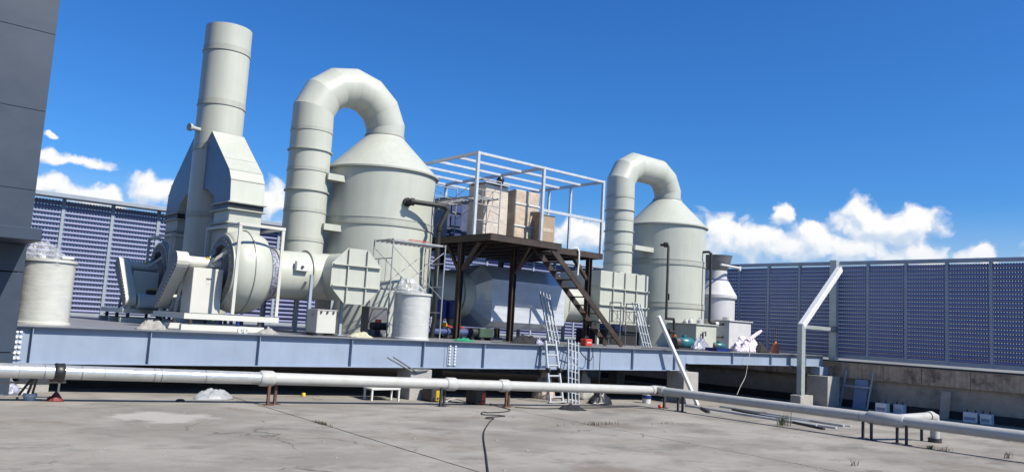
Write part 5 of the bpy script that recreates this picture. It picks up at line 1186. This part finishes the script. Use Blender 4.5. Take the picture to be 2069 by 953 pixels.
# welders
def welder(p, w, d, h, m, label, body='dark_iron'):
    p = Vector(p); t = thing('welding_machine', label, 'welder', p, 'small welding machines under the pipe')
    MB().box((p.x - w / 2, p.y, p.z + 0.02), (p.x + w / 2, p.y + d, p.z + h), 0.02).build('housing', body, t)
    MB().box((p.x + w * 0.02, p.y - 0.012, p.z + 0.03), (p.x + w / 2 - 0.015, p.y - 0.001, p.z + h * 0.8), 0.004).build('front_panel', m, t)
    MB().tube([(p.x, p.y + 0.06, p.z + h), (p.x, p.y + 0.08, p.z + h + 0.07), (p.x, p.y + d - 0.08, p.z + h + 0.07), (p.x, p.y + d - 0.06, p.z + h)], 0.015, 8).build('handle', 'black_matt', t)
    for s_ in (-1, 1): MB().tube([(p.x + s_ * w * 0.22, p.y - 0.03, p.z + 0.09), (p.x + s_ * w * 0.22, p.y - 0.013, p.z + 0.09)], 0.025, 10).build('socket', 'black_matt', t)
    for s_ in (-1, 1): MB().box((p.x + s_ * w * 0.35 - 0.03, p.y + 0.03, p.z), (p.x + s_ * w * 0.35 + 0.03, p.y + d - 0.03, p.z + 0.02)).build('foot', 'black_matt', t)
p = ong(876, 812); welder((p.x + 0.05, p.y, gz(p.x)), 0.24, 0.42, 0.34, 'yellow', 'yellow fronted welding machine beside the concrete pier')
p = ong(972, 818); welder((p.x, p.y, gz(p.x)), 0.28, 0.45, 0.36, 'red_paint', 'red fronted welding machine at the end of the black cable')
p = ong(960, 818); lump('black_cover', 'crumpled black plastic thrown over the red welding machine', 'cover', (p.x, p.y + 0.34, gz(p.x) + 0.345), 0.26, 0.2, 0.12, 'black_plastic', 51)
# cables
z_ = lambda u, v: (lambda p: Vector((p.x, p.y, gz(p.x) + 0.015)))(ong(u, v))
cord('power_cable', 'black cable snaking over the concrete towards the red welding machine', [z_(u, v) for u, v in ((992, 990), (986, 953), (982, 920), (977, 885), (980, 868), (992, 850), (998, 846), (985, 846), (983, 844), (1006, 842), (1020, 841), (1000, 839), (976, 838), (975, 833), (990, 834), (1022, 832), (1030, 828), (1010, 822), (990, 816))], 0.0105, 'black_matt')
cord('power_cable', 'pale tangled cable beside the yellow fronted welding machine', [z_(u, v) for u, v in ((880, 806), (892, 812), (898, 803), (888, 800), (900, 806), (912, 810), (900, 812), (918, 806), (945, 812), (960, 814))], 0.012, 'cream')
cord('power_cable', 'dark cable running along the ground under the pipe by the corner', [z_(u, v) for u, v in ((1040, 823), (1100, 826), (1150, 824), (1200, 824), (1260, 823), (1330, 826))], 0.012, 'black_matt')
p = ong(1155, 827); lump('net_heap', 'small heap of dark netting and cables in front of the ladder', 'net', (p.x, p.y, gz(p.x) - 0.003), 0.45, 0.3, 0.12, 'cloth_dark', 55, 0, 0.8)
p = ong(1212, 815); lump('black_sack', 'black plastic sack lying beside the leaning catwalk plank', 'sack', (p.x, p.y, gz(p.x) - 0.005), 0.5, 0.3, 0.34, 'black_plastic', 57, 0.2, 0.45)
p = ong(1345, 806); lump('white_bag', 'small crumpled white bag behind the pipe corner', 'bag', (p.x, p.y, gz(p.x) - 0.003), 0.14, 0.12, 0.2, 'white_paint', 58)
p = ong(1334, 824); tag(centre(MB().lathe((p.x, p.y, gz(p.x)), [(0, 0), (0.06, 0.01), (0.07, 0.06), (0.05, 0.10), (0, 0.11)], 14), 'red_plug', 'red_paint'), 'small red plastic plug lying at the pipe leg', 'plug')
p = ong(613, 800); tag(centre(MB().tube([(p.x, p.y, gz(p.x)), (p.x, p.y, gz(p.x) + 0.07), (p.x, p.y, gz(p.x) + 0.08)], [0.045, 0.045, 0.02], 12), 'yellow_bottle', 'yellow'), 'tiny yellow bottle on the concrete in front of the shade', 'bottle')
p = ong(578, 796); tag(centre(MB().box((p.x - 0.05, p.y - 0.03, gz(p.x)), (p.x + 0.05, p.y + 0.03, gz(p.x) + 0.04), 0.008), 'dark_offcut', 'dark_iron'), 'small dark offcut on the sunny concrete by the rusty leg', 'offcut')
p = ong(364, 811); tag(centre(MB().lathe((p.x, p.y, gz(p.x)), [(0, 0), (0.08, 0), (0.08, 0.03), (0.05, 0.05), (0, 0.05)], 14), 'round_lid', 'dark_iron'), 'round dark lid lying beside the grey sack', 'lid')
p = ong(1215 - 30, 826)
# scrap under the deck
for i, (u, v, lab, m, rx, h) in enumerate(((1100, 760, 'pale crumpled packing under the beam behind the ladder', 'wrap_paper', 0.4, 0.3), (1180, 765, 'pale packing scraps under the beam behind the catwalk plank', 'cloth_grey', 0.45, 0.2))):
    x = ony(u, v, 17.0).x; lump('packing_scrap', lab, 'scrap', (x, 17.0, gz(x) - 0.003), rx, 0.3, h + 0.6, m, 61 + i)
# bundle of steel bars on the ground to the right
bars = [((1385, 820), (1650, 862), 0.03, 'galv'), ((1400, 822), (1690, 866), 0.025, 'alu'), ((1455, 822), (1705, 862), 0.03, 'galv_strut'), ((1480, 828), (1665, 868), 0.03, 'dark_iron'), ((1520, 836), (1720, 862), 0.02, 'galv')]
for i, (a, b, r, m) in enumerate(bars):
    A, B = ong(*a), ong(*b)
    lab = ['long galvanised bar on the concrete nearest the pipe shadow', 'long bright aluminium bar lying among the steel bars', 'long blue grey bar in the heap of steel bars', 'short dark bar at the end of the heap of steel bars', 'thin galvanised rod at the far side of the heap of steel bars'][i]
    tag(centre(MB().bar((A.x, A.y, gz(A.x) + r), (B.x, B.y, gz(B.x) + r), 0.07, 2 * r, (0, 0, 1), 0.004), 'steel_bar', m), lab, 'bar', 'steel bars lying on the roof')
A, B = ong(1417, 826), ong(1432, 834); tag(centre(MB().tube([(A.x, A.y, gz(A.x) + 0.04), (B.x, B.y, gz(B.x) + 0.04)], 0.04, 10), 'pipe_offcut', 'dark_iron'), 'short dark pipe offcut beside the heap of steel bars', 'offcut')
A, B = ong(1512, 831), ong(1548, 834); tag(centre(MB().bar((A.x, A.y, gz(A.x) + 0.02), (B.x, B.y, gz(B.x) + 0.02), 0.08, 0.04), 'wooden_lath', 'rusty_leg'), 'short brown lath lying behind the heap of steel bars', 'lath')

# junction boxes along the parapet
for u, v, w_, lab in ((1783, 833, 0.42, 'white battery box beside the blue board at the parapet'), (1818, 833, 0.36, 'white battery box at the elbow of the branch pipe'), (1963, 853, 0.46, 'white battery box with a blue label by the parapet'), (1994, 852, 0.36, 'white battery box next to the blue labelled one')):
    p = ong(u, v); x = min(p.x, FX - 0.95); k = x / p.x; y = p.y * k
    t = thing('battery_box', lab, 'box', (x, y, gz(x)), 'white boxes along the parapet')
    MB().box((x - 0.15, y - w_ / 2, gz(x) + 0.0), (x + 0.15, y + w_ / 2, gz(x) + 0.36), 0.015).build('case', 'white_galv', t)
    for s_ in (-0.6, 0.6): MB().tube([(x, y + s_ * w_ / 2, gz(x) + 0.36), (x, y + s_ * w_ / 2, gz(x) + 0.46)], 0.025, 8).build('terminal', 'dark_iron', t)
    MB().box((x - 0.156, y - w_ / 2 + 0.05, gz(x) + 0.1), (x - 0.151, y + w_ / 2 - 0.05, gz(x) + 0.2)).build('label', 'beam' if 'blue' in lab else 'white_paint', t)
# frame and boards against the parapet
def board(u0, v0, u1, lab, m, h, th=0.05, tilt=0.25):
    a, b = onx(u0, v0, FX - 0.45), onx(u1, v0, FX - 0.45); y0, y1 = sorted((a.y, b.y)); z = gz(FX)
    mb = MB().add([(FX - 0.45, y0, z), (FX - 0.45, y1, z), (FX - 0.45 + tilt, y1, z + h), (FX - 0.45 + tilt, y0, z + h), (FX - 0.45 + th, y0, z), (FX - 0.45 + th, y1, z), (FX - 0.45 + tilt + th, y1, z + h), (FX - 0.45 + tilt + th, y0, z + h)], [(0, 1, 2, 3), (7, 6, 5, 4), (0, 4, 5, 1), (1, 5, 6, 2), (2, 6, 7, 3), (3, 7, 4, 0)])
    tag(centre(mb, 'board', m), lab, 'board')
board(1722, 815, 1748, 'blue grey board leaning on the parapet behind the metal frame', 'beam', 1.15)
board(1897, 840, 1916, 'weathered pale board leaning on the parapet beside the branch pipe', 'parapet_low', 1.0)
a, b = onx(1697, 815, FX - 0.7).y, onx(1752, 820, FX - 0.7).y; z = gz(FX - 0.7)
t = thing('h_frame', 'narrow steel frame with one cross bar leaning on the parapet', 'frame', (FX - 0.7, (a + b) / 2, z))
for y in (a, b): MB().bar((FX - 0.7, y, z), (FX - 0.15, y, z + 1.45), 0.06, 0.05, (0, 1, 0)).build('upright', 'galv_strut', t)
MB().bar((FX - 0.42, a, z + 0.85), (FX - 0.42, b, z + 0.85), 0.05, 0.06).build('cross_bar', 'galv', t)

# weeds in the joints
def weeds(p, n, h, spread, label, m, dirv=(1, 0)):
    b = MB(); p = Vector(p); d = Vector((*dirv, 0)).normalized()
    for i in range(n):
        q = p + d * random.gauss(0, spread) + Vector((random.gauss(0, 0.03), random.gauss(0, 0.03), 0)); q.z = gz(q.x) - 0.003
        a = random.uniform(0, 2 * PI); L = h * random.uniform(0.35, 1.0); w = random.uniform(0.003, 0.007)
        dv = Vector((math.cos(a), math.sin(a), 0)); sd = Vector((-dv.y, dv.x, 0)) * w
        m1 = q + dv * L * 0.25 + Vector((0, 0, L * 0.6)); tp = q + dv * L * random.uniform(0.4, 0.9) + Vector((0, 0, L * random.uniform(0.7, 1.0)))
        b.add([q - sd, q + sd, m1 + sd * 0.8, m1 - sd * 0.8, tp], [(0, 1, 2, 3), (3, 2, 4)])
    tag(centre(b, 'weed_tuft', m), label, 'weed')
for u, v, n, h, sprd, lab, m in ((1578, 858, 50, 0.36, 0.10, 'tall green weed tuft growing beside the steel bars', 'weed'), (1592, 860, 30, 0.5, 0.2, 'thin dry weed stalks behind the tall green tuft', 'weed_dry'), (1205, 858, 70, 0.12, 0.35, 'low dry weeds in the slab joint crossing', 'weed_dry'), (650, 856, 90, 0.07, 0.18, 'small weed patch in the long diagonal slab joint', 'weed_dry'), (1880, 906, 40, 0.16, 0.10, 'green weed tuft under the branch pipe legs', 'weed'), (1908, 910, 24, 0.15, 0.18, 'dry weeds beside the branch pipe tuft', 'weed_dry'), (2035, 925, 24, 0.2, 0.15, 'dry weeds near the end of the pipe shadow', 'weed_dry'), (1345, 856, 30, 0.07, 0.3, 'faint dry weeds in the cross joint', 'weed_dry'), (1725, 940, 14, 0.18, 0.06, 'dry weed stalks on the open concrete', 'weed_dry'), (2035, 890, 20, 0.2, 0.1, 'green weeds behind the far end of the pipe', 'weed')):
    p = ong(u, v); weeds((p.x, p.y, 0), n, h, sprd, lab, m, (1, 0.05) if u not in (650,) else (0, 1))
# scattered chips and stones on the roof: nobody could count them
b = MB()
for i in range(150):
    x, y = random.uniform(-1, 24), random.uniform(4.5, 16.5); s = random.uniform(0.004, 0.014)
    b.obox(Vector((x, y, gz(x) + s * 0.3)), Vector((1, 0, 0)), Vector((0, 1, 0)), Vector((0, 0, 1)), s * random.uniform(0.6, 1.5), s, s * 0.4)
o = b.build('gravel', 'concrete_pier'); tag(o, 'scattered stone chips over the concrete roof', 'gravel', kind='stuff')
